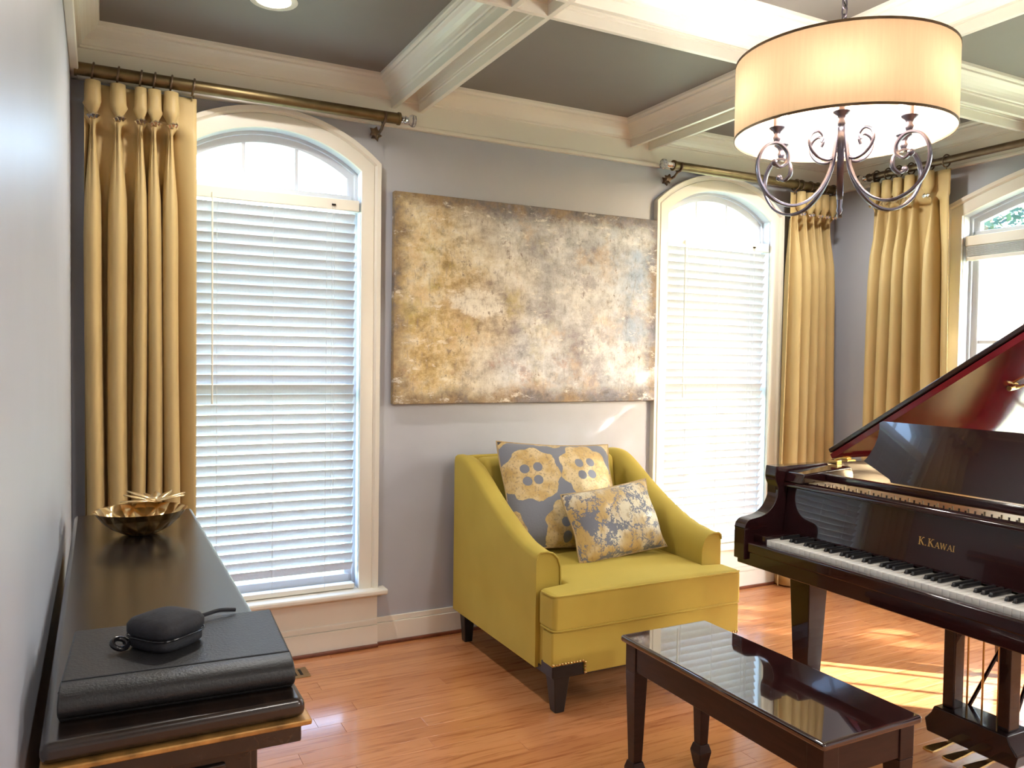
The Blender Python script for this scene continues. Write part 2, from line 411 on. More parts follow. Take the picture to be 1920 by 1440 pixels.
# ------------------------------------------------------------------ dimensions
W, YR, ZT = 4.37, -4.04, 2.705           # room width, rear edge of the room, ceiling panels
YF = -7.2                                # rear of the foyer the photographer stands before
ZF, ZB = 2.495, 2.575                    # frieze bottom, beam bottom
WIN = dict(h=.40, sill=.285, zc=1.774, R=.631)
class Win:                               # an arched window on a wall; place(u,d,z) maps wall coordinates into the room
    def __init__(s, uc, h, sill, zc, R, place): s.uc = uc; s.h = h; s.sill = sill; s.zc = zc; s.R = R; s.place = place
    def path(s, o, zbot=None, n=20):     # outline grown outward by o
        h = s.h + o; R = s.R + o; zs = s.zc + math.sqrt(R*R - h*h); a0 = math.asin(h/R)
        zb = s.sill if zbot is None else zbot
        p = [(s.uc-h, zb)]
        for k in range(n+1):
            a = -a0 + 2*a0*k/n; p.append((s.uc + R*math.sin(a), s.zc + R*math.cos(a)))
        p.append((s.uc+h, zb)); return p
back = lambda u, d, z: (u, -d, z)
right = lambda u, d, z: (W-d, -u, z)
w1 = Win(.796, .40, .285, 1.774, .631, back)
w2 = Win(3.40, .40, .285, 1.774, .631, back)
w3 = Win(1.950, 1.066, .285, -.742, 3.146, right)

# ------------------------------------------------------------------ walls
def wall(name, u0, u1, wins, place, mat='wall', ztop=2.74, thick=.16):
    b = B(); xs = [u0]
    for d in (0, -thick):
        cur = u0
        for w in wins:
            o = .012
            P = w.path(o); a, c = P[0][0], P[-1][0]
            b.quad(*[place(u, d, z) for u, z in ((cur, 0), (a, 0), (a, ztop), (cur, ztop))])
            b.quad(*[place(u, d, z) for u, z in ((a, 0), (c, 0), (c, w.sill-.01), (a, w.sill-.01))])
            A = P[1:-1]
            for k in range(len(A)-1):
                b.quad(*[place(u, d, z) for u, z in (A[k], A[k+1], (A[k+1][0], ztop), (A[k][0], ztop))])
            cur = c
        b.quad(*[place(u, d, z) for u, z in ((cur, 0), (u1, 0), (u1, ztop), (cur, ztop))])
    o = add(name, b, mat); return tag(o, kind='structure')
tag(wall('wall_back', -.16, W+.16, [w1, w2], back), 'grey painted wall with two arched windows')
tag(wall('wall_right', -.16, 7.3, [w3], right), 'grey painted wall with the wide arched window behind the piano')
b = B().box(-.16, 0, YF, .16, 0, 2.74); tag(add('wall_left', b, 'wall'), 'grey painted wall beside the console', kind='structure')
b = B().box(-.16, W+.16, YF-.16, YF, 0, 2.74); tag(add('wall_rear', b, 'foyer'), 'pale wall of the foyer behind the photographer', kind='structure')
b = B().box(-.16, W+.16, YF-.16, .16, ZT, ZT+.06); tag(add('ceiling', b, 'ceil'), 'taupe painted ceiling panels', kind='structure')
b = B().box(-.16, W+.16, YF-.16, .16, -.06, -.018); fl = tag(add('floor', b, 'floor'), 'orange red oak strip floor', kind='structure')

# floor planks, laid along the painting wall
rw = .083; row = 0; y = -.006; cnt = 0
while y > YR-.25:
    x = -random.uniform(0, .9) if row else -.3
    while x < W:
        L = random.choice((.75, 1.05, 1.35, 1.7)); xa, xb = max(x, .001), min(x+L, W-.001)
        if xb - xa > .02:
            c = (xa, y-rw, 0)
            pb = B(); g = .0004; bw = .0004
            x0, x1, y0, y1 = g, xb-xa-g, g, rw-g
            pb.rows([[(x0, y0, -.02), (x1, y0, -.02), (x1, y1, -.02), (x0, y1, -.02)], [(x0, y0, -bw), (x1, y0, -bw), (x1, y1, -bw), (x0, y1, -bw)],
                     [(x0+bw, y0+bw, 0), (x1-bw, y0+bw, 0), (x1-bw, y1-bw, 0), (x0+bw, y1-bw, 0)]], close_v=True)
            pb.f.append(tuple(range(8, 12)))
            o = add('plank', pb, 'floor', fl, local=True); o.location = c; cnt += 1
        x += L
    y -= rw; row += 1
b = B().box(0, W, YF, y, -.018, -.0005); add('foyer_boards', b, 'floor', fl)['kind'] = 'stuff'

# baseboards with a stained shoe
def baseboard(name, segs, place, label):
    e = empty(name, place(segs[0][0], 0, 0), label, kind='structure')
    b = B(); c = B(); s = B()
    def bx(B_, u0, u1, d0, d1, z0, z1):
        p = [place(u0, d0, z0), place(u1, d1, z1)]
        B_.box(*[f(q[k] for q in p) for k in range(3) for f in (min, max)])
    for u0, u1, d in segs:
        bx(b, u0, u1, 0, d, .012, .105); bx(c, u0, u1, 0, d-.006, .105, .133); bx(s, u0, u1, d-.002, d+.014, 0, .016)
    add('board', b, 'trim', e, bevel=.002); add('cap', c, 'trim', e, bevel=.004); add('shoe_moulding', s, 'shoe', e, bevel=.004)
    return e
baseboard('baseboard_back', [(.0, .31, .016), (.31, 1.286, .034), (1.286, 2.91, .016), (2.91, 3.89, .034), (3.89, W, .016)], back, 'white baseboard with stained shoe below the painting')
baseboard('baseboard_right', [(.0, .79, .016), (.79, 3.11, .034), (3.11, 7.1, .016)], right, 'white baseboard along the piano wall')
left = lambda u, d, z: (d, -u, z)
baseboard('baseboard_left', [(.0, 7.1, .016)], left, 'white baseboard behind the console')

# ------------------------------------------------------------------ coffered ceiling
tr = empty('trim_1', (W/2, -2, ZB), 'white coffered ceiling beams and crown mouldings', kind='structure')
prof = [(0, ZB), (0, 2.612), (.010, 2.614), (.010, 2.622), (.016, 2.625), (.020, 2.634), (.026, 2.644), (.036, 2.656), (.050, 2.667),
        (.062, 2.673), (.066, 2.676), (.066, 2.684), (.074, 2.687), (.078, 2.692), (.080, ZT+.001)]
def coffer(x0, x1, y0, y1, k=1.0, cap=False, zdrop=0):
    rows = []
    for o, z in prof:
        o *= k; z = ZB + (z-ZB)
        o += .0012
        rows.append([(x0+o, y0+o, z), (x1-o, y0+o, z), (x1-o, y1-o, z), (x0+o, y1-o, z)])
    b = B().rows(rows, close_v=True)
    if cap:
        b.f.append(tuple(len(b.v)-4+i for i in range(4)))
        n = len(b.v)
        b.v[n-4:] = [(p[0], p[1], ZT-.006) for p in b.v[n-4:]]
    add('beam_recess' if cap else 'crown_moulding', b, 'trim', tr)
lip = .020
XB = [(1.335, 1.496), (2.720, 2.866)]; YB = [(-1.405, -1.250), (-2.790, -2.635)]
xc = [(.022, XB[0][0]), (XB[0][1], XB[1][0]), (XB[1][1], W-.022)]
yc = [(YB[0][1], -.022), (YB[1][1], YB[0][0]), (YR+.02, YB[1][0])]
for a in xc:
    for c in yc: coffer(a[0], a[1], c[0], c[1])
xr = [(a+lip, c-lip) for a, c in XB]; yr = [(a+lip, c-lip) for a, c in YB]
for a in xr:
    for c in yc: coffer(a[0], a[1], c[0]+lip*0, c[1], .45, True)
    for c in yr: coffer(a[0], a[1], c[0], c[1], .45, True)
for c in yr:
    for a in xc: coffer(a[0], a[1], c[0], c[1], .45, True)
for a in XB:
    for u in (a[0], a[1]-lip): add('beam_lip', B().box(u, u+lip, YR, -.021, ZB-.001, ZB+.03), 'trim', tr, bevel=.002)
for c in YB:
    for u in (c[0], c[1]-lip): add('beam_lip', B().box(.021, W-.021, u, u+lip, ZB-.0014, ZB+.03), 'trim', tr, bevel=.002)
fz = B().box(0, W, -.022, 0, ZF, 2.66).box(W-.022, W, YR, -.022, ZF, 2.66).box(0, .022, YR, -.022, ZF, 2.66)
add('frieze', fz, 'trim', tr)
bd = B().box(.0, W, -.030, 0, ZF-.006, ZF+.014).box(W-.030, W, YR, 0, ZF-.006, ZF+.014).box(0, .030, YR, 0, ZF-.006, ZF+.014)
add('frieze_bead', bd, 'trim', tr, bevel=.005)
hd = B().box(0, W, YR-.15, YR+.02, 2.36, ZT)
tag(add('trim_2', hd, 'trim'), 'white cased header over the foyer opening', kind='structure')

# ------------------------------------------------------------------ windows
def window(name, w, label, nl, ztr=2.157, muntin_low=False):
    P = w.place
    e = empty(name, P(w.uc, 0, 0), label, kind='structure')
    rows = []
    for o, d in ((0, 0), (0, .020), (.010, .024), (.058, .024), (.062, .019), (.066, .024), (.072, .030), (.090, .034), (.092, .030), (.092, 0)):
        rows.append([P(u, d, z) for u, z in w.path(o)])
    add('casing', B().rows(rows), 'trim', e, smooth=25)
    add('jamb', B().rows([[P(u, d, z) for u, z in w.path(0)] for d in (.004, -.11)]), 'vinyl', e, smooth=25)
    # outer frame that carries the glass
    rows = [[P(u, d, z) for u, z in w.path(o)] for o, d in ((0, -.055), (-.014, -.055), (-.016, -.066), (-.034, -.068), (-.046, -.075), (-.046, -.105), (0, -.105))]
    add('frame', B().rows(rows), 'vinyl', e, smooth=25)
    g = w.path(-.046); u0, u1 = g[0][0], g[-1][0]
    def bx(u0, u1, d0, d1, z0, z1):
        p = [P(u0, d0, z0), P(u1, d1, z1)]; return B().box(*[f(q[k] for q in p) for k in range(3) for f in (min, max)])
    add('transom_bar', bx(u0-.02, u1+.02, -.10, -.055, ztr-.055, ztr), 'vinyl', e, bevel=.004)
    add('bottom_rail', bx(u0-.02, u1+.02, -.105, -.06, w.sill, w.sill+.06), 'vinyl', e, bevel=.004)
    if not muntin_low: add('meeting_rail', bx(u0-.01, u1+.01, -.10, -.06, 1.20, 1.245), 'vinyl', e, bevel=.004)
    zar = lambda u: w.zc + math.sqrt((w.R-.046)**2 - (u-w.uc)**2)
    for k in range(nl):
        a, c = u0+(u1-u0)*k/nl, u0+(u1-u0)*(k+1)/nl
        pts = [(a, ztr)] + [(a+(c-a)*i/6, zar(a+(c-a)*i/6)) for i in range(7)] + [(c, ztr)]
        bb = B(); i0 = len(pts)
        bb.v = [P(u, -.088, z) for u, z in pts] + [P(u, -.092, z) for u, z in pts]
        bb.f = [tuple(range(i0)), tuple(range(2*i0-1, i0-1, -1))] + [(i, (i+1) % i0, i0+(i+1) % i0, i0+i) for i in range(i0)]
        add('transom_pane', bb, 'pane', e)
        if k: add('muntin', bx(a-.008, a+.008, -.096, -.080, ztr-.01, zar(a)+.005), 'vinyl', e)
    add('pane', bx(u0, u1, -.092, -.088, w.sill+.05, ztr-.05), 'pane', e)
    if muntin_low:
        add('insect_screen', bx(u0, u1, -.104, -.103, w.sill+.03, ztr-.03), 'screen', e)
        for k in range(1, nl):
            a = u0+(u1-u0)*k/nl; add('muntin', bx(a-.009, a+.009, -.096, -.080, w.sill, ztr-.05), 'vinyl', e)
        for zz in (.95, 1.52): add('muntin', bx(u0, u1, -.0955, -.0805, zz-.009, zz+.009), 'vinyl', e)
    add('sill', bx(w.uc-w.h-.13, w.uc+w.h+.13, -.11, .075, w.sill-.028, w.sill), 'trim', e, bevel=.010, seg=3)
    add('apron', bx(w.uc-w.h-.092, w.uc+w.h+.092, 0, .020, .13, w.sill-.027), 'trim', e, bevel=.003)
    return e
window('window_1', w1, 'arched window left of the painting behind a lowered blind', 3)
window('window_2', w2, 'arched window right of the painting behind a lowered blind', 3)
window('window_3', w3, 'wide arched window in the right wall beyond the piano', 8, 2.135, True)

# blinds
def blind(w, label, wand_u, zt=2.125, zb=.30):
    P = w.place; e = empty('window_blind', P(w.uc, -.02, w.sill), label, 'blind', 'white horizontal slat blinds')
    u0, u1 = w.uc-w.h+.010, w.uc+w.h-.010
    def bx(u0, u1, d0, d1, z0, z1):
        p = [P(u0, d0, z0), P(u1, d1, z1)]; return B().box(*[f(q[k] for q in p) for k in range(3) for f in (min, max)])
    add('headrail', bx(u0-.004, u1+.004, -.048, .004, zt-.052, zt), 'trim', e, bevel=.004)
    pit = .0445; th = math.radians(57); hw = .025; n = int((zt-.075-zb-.02)/pit)
    sm = None
    for k in range(n):
        zc = zt-.085-pit*k
        if sm is None:
            rows = []
            for s_, t_ in ((-1, 0), (-.5, .0022), (0, .003), (.5, .0022), (1, 0), (1, -.0022), (.5, 0), (0, .0008), (-.5, 0), (-1, -.0022)):
                d = s_*hw*math.cos(th) - t_*math.sin(th); z = s_*hw*math.sin(th) + t_*math.cos(th)
                rows.append([(u, d, z) for u in (u0+.004, u1-.012)])
            bb = B().rows([[Vector(P(u, d, z))-Vector(P(w.uc, 0, 0)) for u, d, z in r] for r in rows], close_u=True)
            o = add('slat', bb, 'slat', e, local=True, smooth=40); sm = o.data
        else:
            o = bpy.data.objects.new('slat', sm); COL.objects.link(o); o.parent = e
        o.location = Vector(P(w.uc, -.022, zc)) - e.location
    zl = zt-.085-pit*n
    add('bottom_rail', bx(u0+.002, u1-.006, -.046, .004, zb-.012, zb+.012), 'trim', e, bevel=.004)
    for uu in (w.uc-.24, w.uc, w.uc+.24):
        for d in (.0035, -.048):
            add('ladder_cord', B().tube([P(uu, d, zb), P(uu, d, zt-.05)], .0011, 5), 'slat', e)
    add('tilt_wand', B().tube([P(wand_u, .012, zt-.03), P(wand_u, .014, zt-.95)], .004, 6), 'trim', e, smooth=40)
    for du in (-.005, .006): add('lift_cord', B().tube([P(w.uc+.27+du, .006, zt-.02), P(w.uc+.27+du, .006, .75)], .001, 5), 'slat', e)
    add('cord_stop', bx(w.uc+.262, w.uc+.280, .004, .009, zt-.034, zt-.026), 'black_plastic', e)
    return e
blind(w1, 'white slatted blind lowered in the window beside the gold-draped left corner', w1.uc-.26)
blind(w2, 'white slatted blind lowered in the window between painting and piano', w2.uc-.27)
# raised blind of the right window: headrail and stacked slats
e = empty('window_blind', right(w3.uc, -.02, 2.02), 'white blind drawn fully up in the window behind the piano lid', 'blind', 'white horizontal slat blinds')
def bxr(u0, u1, d0, d1, z0, z1):
    p = [right(u0, d0, z0), right(u1, d1, z1)]; return B().box(*[f(q[k] for q in p) for k in range(3) for f in (min, max)])
add('headrail', bxr(w3.uc-1.056, w3.uc+1.056, -.05, .002, 2.05, 2.105), 'trim', e, bevel=.004)
for k in range(9): add('slat', bxr(w3.uc-1.05, w3.uc+1.05, -.049, .0, 2.043-.006*k, 2.0465-.006*k), 'slat', e)
add('bottom_rail', bxr(w3.uc-1.05, w3.uc+1.05, -.049, .0, 1.970, 1.990), 'trim', e, bevel=.003)

# ------------------------------------------------------------------ curtains
def drape(name_label, s0, s1, folds, place, flat_side, zrod, d_rod=.12, z0=.012, spread=0.0, hook=None, group='gold pinch-pleated drapes'):
    """folds: list of (centre, half width). flat_side +1: flat leading edge at the s1 end, -1 at the s0 end."""
    e = empty('curtain', place((s0+s1)/2, d_rod, 0), name_label, 'curtain', group)
    ztop = zrod-.045; zpin = ztop-.135
    zs = [ztop, ztop-.03, ztop-.07, ztop-.11, zpin, zpin-.02, zpin-.05, zpin-.1, zpin-.18, zpin-.3, zpin-.45, zpin-.7, 1.3, 1.0, .7, .4, .2, .08, z0]
    rows = []; sc = (s0+s1)/2
    for z in zs:
        t = min(1, max(0, (zpin-z)/.40)); t = t*t*(3-2*t)
        band = z >= zpin-.001
        lowk = min(1, max(0, (zpin-z)/2.0)); fl = 1+spread*lowk
        r = []
        def pt(s, d):
            r.append(place(sc+(s-sc)*fl, d, z))
        dv, dm = .045, .150
        if band: dv, dm = .100, .100
        ends = [s0]+[c for c, h in folds]+[s1]
        if flat_side < 0:
            for k in range(5): pt(s0+(folds[0][0]-folds[0][1]-s0)*k/5, (.105-.04*(k/5)**2) if not band else .1)
        else:
            for k in range(3): pt(s0+(folds[0][0]-folds[0][1]-s0)*k/3, .085 if not band else .1)
        for i, (c, h) in enumerate(folds):
            hh = h*(.28+.72*t) if not band else h
            amp = (.55+.45*t)
            for k in range(17):
                a = PI*k/16
                crease = 1-.22*math.exp(-((a-PI/2+.25)/.28)**2)*(1-t*.9)
                s = c - hh*math.cos(a)*(1+.10*math.sin(a)); d = dv+(dm-dv)*amp*(math.sin(a)**.75)*crease
                if band: s = c-h+2*h*k/16; d = .100
                wob = .010*math.sin(2.1*z+1.7*i)*lowk
                pt(s+wob, d)
            if i+1 < len(folds):
                n_c, n_h = folds[i+1]; nh = n_h*(.28+.72*t) if not band else n_h
                a_, b_ = c+hh, n_c-nh
                for k in (1, 2): pt(a_+(b_-a_)*k/3, dv-.006 if not band else .1)
        if flat_side > 0:
            a_ = folds[-1][0]+folds[-1][1]*(.28+.72*t)
            for k in range(1, 7): pt(a_+(s1-a_)*k/6, (.050+.060*math.sin(PI*.5*k/6)) if not band else .1)
        else:
            a_ = folds[-1][0]+folds[-1][1]
            for k in range(1, 4): pt(a_+(s1-a_)*k/3, .08 if not band else .1)
        rows.append(r)
    fab = add('fabric', B().rows(rows), 'curtain', e, smooth=80)
    md = fab.modifiers.new('thick', 'SOLIDIFY'); md.thickness = .003
    rng = random.Random(int(s0*1000)+5)
    for c, h in folds:
        gh = min(h, .030)
        # goblet: an open cup narrowing to the tie
        n = 14; rr = []
        for q, (rad, z) in enumerate(((gh*.92, ztop+.002), (gh*.96, ztop-.035), (gh*1.02, ztop-.075), (gh*1.04, ztop-.088), (gh*.66, ztop-.110), (gh*.34, zpin+.008), (gh*.30, zpin-.008))):
            row_ = []
            for k in range(n):
                a = 2*PI*k/n; f = 1+(.16*math.cos(3*a+c*40) if 2 < q < 6 else 0)
                row_.append(place(c+rad*f*math.cos(a), .100+.030+rad*f*math.sin(a)*.9, z))
            rr.append(row_)
        gb = add('goblet_pleat', B().rows(rr, close_v=True), 'curtain', fab, smooth=60)
        md = gb.modifiers.new('thick', 'SOLIDIFY'); md.thickness = .002
        # crystal tie
        cb = B(); da = rng.uniform(-.006, .006)
        for q in range(3):
            cx, cd, cz = c+(q-1)*.012+da, .150+(.008 if q == 1 else 0), zpin+.002*(q-1)
            rad = .013
            pts = [(cx, cd, cz+rad)] + [(cx+rad*math.cos(2*PI*k/6), cd+rad*math.sin(2*PI*k/6), cz) for k in range(6)] + [(cx, cd, cz-rad)]
            i = len(cb.v); cb.v += [place(*p) for p in pts]
            for k in range(6): cb.f += [(i, i+1+k, i+1+(k+1) % 6), (i+7, i+1+(k+1) % 6, i+1+k)]
        add('crystal_tie', cb, 'chrome', fab)
    hooks = [c for c, h in folds] + ([hook] if hook else [])
    for c in hooks:
        pts = [(c+.004*math.sin(a), d_rod+.033*math.cos(a), zrod-.004+.033*math.sin(a)) for a in [2*PI*k/20 for k in range(20)]]
        rg = add('curtain_ring', B().tube([place(*p) for p in pts], .0042, 6, closed=True), 'bronze', e, smooth=60)
        add('eyelet', B().tube([place(c, d_rod, zrod-.037), place(c, d_rod-.004, zrod-.050)], .0035, 6), 'bronze', rg)
    return e
zrod = 2.500
drape('gold drape in the left corner above the console bowl', .048, .462, [(.079, .030), (.168, .034), (.250, .024), (.300, .027), (.363, .030)], back, 1, zrod, hook=.448)
drape('gold drape between the second blind and the room corner', 3.865, 4.235, [(3.925, .030), (4.000, .030), (4.065, .026), (4.125, .030), (4.20, .026)], back, -1, 2.482, spread=.22, hook=3.885)
drape('gold drape beside the sunlit right window behind the piano', .370, .865, [(.405, .030), (.485, .032), (.556, .028), (.635, .032), (.755, .032)], right, 1, 2.520, spread=.16, hook=.850)

def rod(label, place, s0, s1, z, fin, brs, d=.12, mat='brass_rod', r=.0255):
    e = empty('curtain_rod', place((s0+s1)/2, 0, z), label, 'curtain rod', 'brass curtain rods')
    add('pole', B().tube([place(s0, d, z), place(s1, d, z)], r, 20), mat, e, smooth=40)
    for s in (s0, s1):
        sg = -1 if s == s0 else 1
        add('end_ring', B().tube([place(s-sg*.006, d, z), place(s+sg*.004, d, z)], r+.004, 20), mat, e, smooth=40)
    for s, sg in fin:
        f = add('finial', B().tube([place(s+sg*q, d, z) for q in (.046, .052, .066, .078, .084)], [.010, .023, .030, .027, .012], 8), 'crystal', e)
        add('finial_collar', B().tube([place(s+sg*q, d, z) for q in (.003, .008, .016, .024, .030, .047)], [.018, .013, .017, .013, .019, .012], 14), 'chrome', f, smooth=50)
    for s in brs:
        cup = [(s, d+.030*math.cos(a), z+.030*math.sin(a)) for a in [PI*.15-PI*1.2*k/12 for k in range(13)]]
        br = add('bracket', B().tube([place(*p) for p in cup], .006, 6).tube([place(s, d-.01, z-.028), place(s, d-.035, z-.048), place(s, d-.08, z-.058), place(s, .004, z-.058)], .0075, 8), 'bronze', e, smooth=50)
        poly = [((.030 if k % 2 == 0 else .017)*math.cos(PI*k/5), (.030 if k % 2 == 0 else .017)*math.sin(PI*k/5)) for k in range(10)]
        for dd in (.0, .05):
            st = B(); i = 0; off = .0 if dd == 0 else -.022
            st.v += [place(s+off+p[0], .001+dd, z-.058+p[1]) for p in poly] + [place(s+off+p[0]*.8, .013+dd, z-.058+p[1]*.8) for p in poly]
            st.f += [tuple(i+k for k in range(10)), tuple(i+10+k for k in range(10))] + [(i+k, i+(k+1) % 10, i+10+(k+1) % 10, i+10+k) for k in range(10)]
            add('star_rosette', st, 'bronze', br)
    return e
rod('antique brass rod over the left window with one crystal finial', back, .018, 1.340, zrod, [(1.340, 1)], [1.268])
rod('silver-brass rod over the second window with crystal finial at its left end', back, 2.945, 4.225, 2.482, [(2.945, -1)], [2.985])
rod('brass rod on the right wall above the piano window', right, .350, 3.55, 2.520, [(.350, -1), (3.55, 1)], [.40, 3.50], mat='bronze', r=.020)

# ------------------------------------------------------------------ painting
pt = empty('wall_painting', (1.350, -.002, 1.165), 'large unframed abstract canvas in ochre, grey and blue', 'painting')
add('canvas', B().box(1.350, 2.906, -.042, -.004, 1.165, 2.185), 'painting', pt, bevel=.004)
add('stretcher', B().box(1.365, 2.89, -.010, -.001, 1.18, 2.17), 'bench_leg', pt)

# ------------------------------------------------------------------ armchair
AX0, AX1, AYB, AYF = 1.650, 2.610, -.085, -1.075
ch = empty('armchair', ((AX0+AX1)/2, -.58, 0), 'mustard yellow velvet armchair with sloping arms on black legs', 'armchair')
poly = [(v.x, v.y) for v in spline([(a, c, 0) for a, c in [(-.100, .918), (-.165, .918), (-.230, .905), (-.310, .865), (-.420, .800), (-.540, .737), (-.660, .682), (-.780, .640), (-.880, .622), (-.935, .617)]], 5)]
poly = [(-.100, .155)] + poly + [(-.940, .155)]
for sx, (xa, xb) in ((0, (AX0, AX0+.112)), (1, (AX1-.112, AX1))):
    n = 10; rows = []
    # arm body: outer face flat, top rolled over towards the seat
    prof_x = [(0, 0), (0, -.030), (.004, -.010), (.016, -.001), (.045, .0), (.075, -.008), (.098, -.030), (.110, -.065), (.112, -.12)]
    base = poly[1:-1]
    lines = []
    for dx, dz in [(0, 'b')] + prof_x[1:] + [(.112, 'b')]:
        x = xa+dx if sx == 0 else xb-dx
        lines.append([(x, y, (.155 if dz == 'b' else z+dz)) for y, z in base])
    bb = B().rows(lines, close_u=True)
    i0 = 0; m = len(base); k = len(lines)
    bb.f.append(tuple(q*m for q in range(k))); bb.f.append(tuple(q*m+m-1 for q in range(k)))
    arm = add('arm', bb, 'velvet', ch, smooth=50)
    welt = [(xa+dx if sx == 0 else xb-dx, base[-1][0]-.002, base[-1][1]+dz) for dx, dz in prof_x[1:]] + [((xa+.112) if sx == 0 else (xb-.112), base[-1][0]-.002, .46)]
    add('welt', B().tube(welt, .0045, 6), 'velvet', arm, smooth=60)
# back, slightly raked
def backbox():
    xs = (AX0+.105, AX1-.105); b = B()
    b.v = [(xs[0], -.098, .18), (xs[1], -.098, .18), (xs[1], -.098, .905), (xs[0], -.098, .905),
           (xs[0], -.36, .18), (xs[1], -.36, .18), (xs[1], -.235, .905), (xs[0], -.235, .905)]
    b.f = [(0, 1, 2, 3), (7, 6, 5, 4), (0, 4, 5, 1), (1, 5, 6, 2), (2, 6, 7, 3), (3, 7, 4, 0)]; return b
add('backrest', backbox(), 'velvet', ch, bevel=.035, seg=4)
add('back_panel', B().box(AX0+.01, AX1-.01, -.102, AYB, .155, .912), 'velvet', ch, bevel=.012, seg=3)
# T-shaped seat cushion
xs = [AX0+.004, AX0+.118, AX0+.26, (AX0+AX1)/2, AX1-.26, AX1-.118, AX1-.004]; ys = [AYF, -.948, -.80, -.62, -.45, -.30]
bm = bmesh.new(); vt = {}
def vv(i, j, top):
    if (i, j, top) not in vt:
        u = (xs[i]-AX0)/(AX1-AX0)*2-1; v_ = (ys[j]-ys[0])/(ys[-1]-ys[0])
        z = .330 if not top else .478+.030*max(0, 1-u*u)*min(1, .35+2.2*v_)
        vt[i, j, top] = bm.verts.new((xs[i]-ch.location.x, ys[j]-ch.location.y, z))
    return vt[i, j, top]
cells = [(i, j) for i in range(6) for j in range(5) if j == 0 or 1 <= i <= 4]
for i, j in cells:
    bm.faces.new([vv(i, j, 1), vv(i+1, j, 1), vv(i+1, j+1, 1), vv(i, j+1, 1)])
    bm.faces.new([vv(i, j+1, 0), vv(i+1, j+1, 0), vv(i+1, j, 0), vv(i, j, 0)])
    for (di, dj, a, c) in ((-1, 0, (i, j+1), (i, j)), (1, 0, (i+1, j), (i+1, j+1)), (0, -1, (i, j), (i+1, j)), (0, 1, (i+1, j+1), (i, j+1))):
        if (i+di, j+dj) not in cells: bm.faces.new([vv(*a, 0), vv(*c, 0), vv(*c, 1), vv(*a, 1)])
bmesh.ops.recalc_face_normals(bm, faces=bm.faces)
me = bpy.data.meshes.new('seat_cushion'); bm.to_mesh(me); bm.free(); me.materials.append(MAT['velvet'])
me.polygons.foreach_set('use_smooth', [True]*len(me.polygons))
cu = bpy.data.objects.new('seat_cushion', me); COL.objects.link(cu); cu.parent = ch
md = cu.modifiers.new('bevel', 'BEVEL'); md.width = .020; md.segments = 4; md.limit_method = 'ANGLE'; md.angle_limit = math.radians(50); md.harden_normals = True
for z in (.474, .338):
    wp = [(AX0+.003, -.975, z), (AX0+.003, AYF+.026, z), (AX0+.009, AYF+.009, z), (AX0+.026, AYF+.001, z), (AX1-.026, AYF+.001, z), (AX1-.014, AYF+.005, z)]
    add('welt', B().tube(wp, .0038, 6), 'velvet', cu, smooth=60)
# base rail with stepped cut-outs over the front legs
fr = B()
bp = [(AX0+.004, .195), (AX0+.155, .195), (AX0+.155, .150), (AX1-.155, .150), (AX1-.155, .195), (AX1-.004, .195), (AX1-.004, .330), (AX0+.004, .330)]
fr.prism(bp, AYF+.012, AYF+.09, 'y')
add('front_rail', fr, 'velvet', ch, bevel=.008, seg=3)
add('seat_deck', B().box(AX0+.02, AX1-.02, AYF+.085, -.12, .165, .33), 'velvet', ch)
add('dust_cover', B().box(AX0+.015, AX1-.015, AYF+.02, -.10, .145, .168), 'black_wood', ch)
for sx in (0, 1):
    lx = AX0+.058 if sx == 0 else AX1-.058
    lg = add('leg', B().taper((lx, AYF+.058), 0, .15, .021, .021, .036, .036).box(lx-.050, lx+(.092 if sx == 0 else .050), AYF+.014, AYF+.105, .150, .198) if sx == 0 else
             B().taper((lx, AYF+.058), 0, .15, .021, .021, .036, .036).box(lx-.092, lx+.050, AYF+.014, AYF+.105, .150, .198), 'black_wood', ch, bevel=.004)
    add('leg', B().taper((lx, -.145), 0, .16, .020, .020, .030, .030), 'black_wood', ch, bevel=.004)
    nb = None
    xs_ = [AX0+.010+.0135*k for k in range(11)] if sx == 0 else [AX1-.010-.0135*k for k in range(11)]
    pts = [(x, .204) for x in xs_] + [(xs_[-1]+(.012 if sx == 0 else -.012), .196-.0135*k) for k in range(4)]
    for x, z in pts:
        if nb is None:
            nb = add('nailhead', B().lathe([(.0056, 0), (.0050, .0025), (.003, .0042), (.0006, .005)], n=8).xf(lambda p: (p[0], -p[2], p[1])), 'brass', ch, local=True, smooth=60); o = nb
        else: o = bpy.data.objects.new('nailhead', nb.data); COL.objects.link(o); o.parent = ch
        o.location = Vector((x, AYF+.0125, z)) - ch.location

# cushions: soft pillows in local coordinates (x across, z up, y thickness)
def pillow(name, label, w, h, t, mat, loc, rot, group='patterned cushions on the armchair'):
    e = empty(name, loc, label, 'cushion', group, rot=rot)
    n = 22; fr, bk = [], []
    def P(i, j, sg):
        u, v = 2*i/n-1, 2*j/n-1
        pin = 1-.055*(1-u*u)*abs(v)**3; pin2 = 1-.055*(1-v*v)*abs(u)**3
        x = u*w/2*pin2; z = v*h/2*pin
        k = max(0, (1-u**4)*(1-v**4))**.62
        return (x + .004*math.sin(5*v+2), sg*t/2*k*(1+.06*math.sin(4*u+3*v)), z)
    add('front', B().rows([[P(i, j, -1) for i in range(n+1)] for j in range(n+1)]), mat, e, local=True, smooth=80)
    add('rear', B().rows([[P(i, j, 1) for i in range(n+1)] for j in range(n+1)]), 'cushion_back', e, local=True, smooth=80)
    ring = [P(i, 0, 0) for i in range(n)] + [P(n, j, 0) for j in range(n)] + [P(n-i, n, 0) for i in range(n)] + [P(0, n-j, 0) for j in range(n)]
    add('piping', B().tube(ring, .004, 6, closed=True), 'gold_thread', e, local=True, smooth=70)
    return e
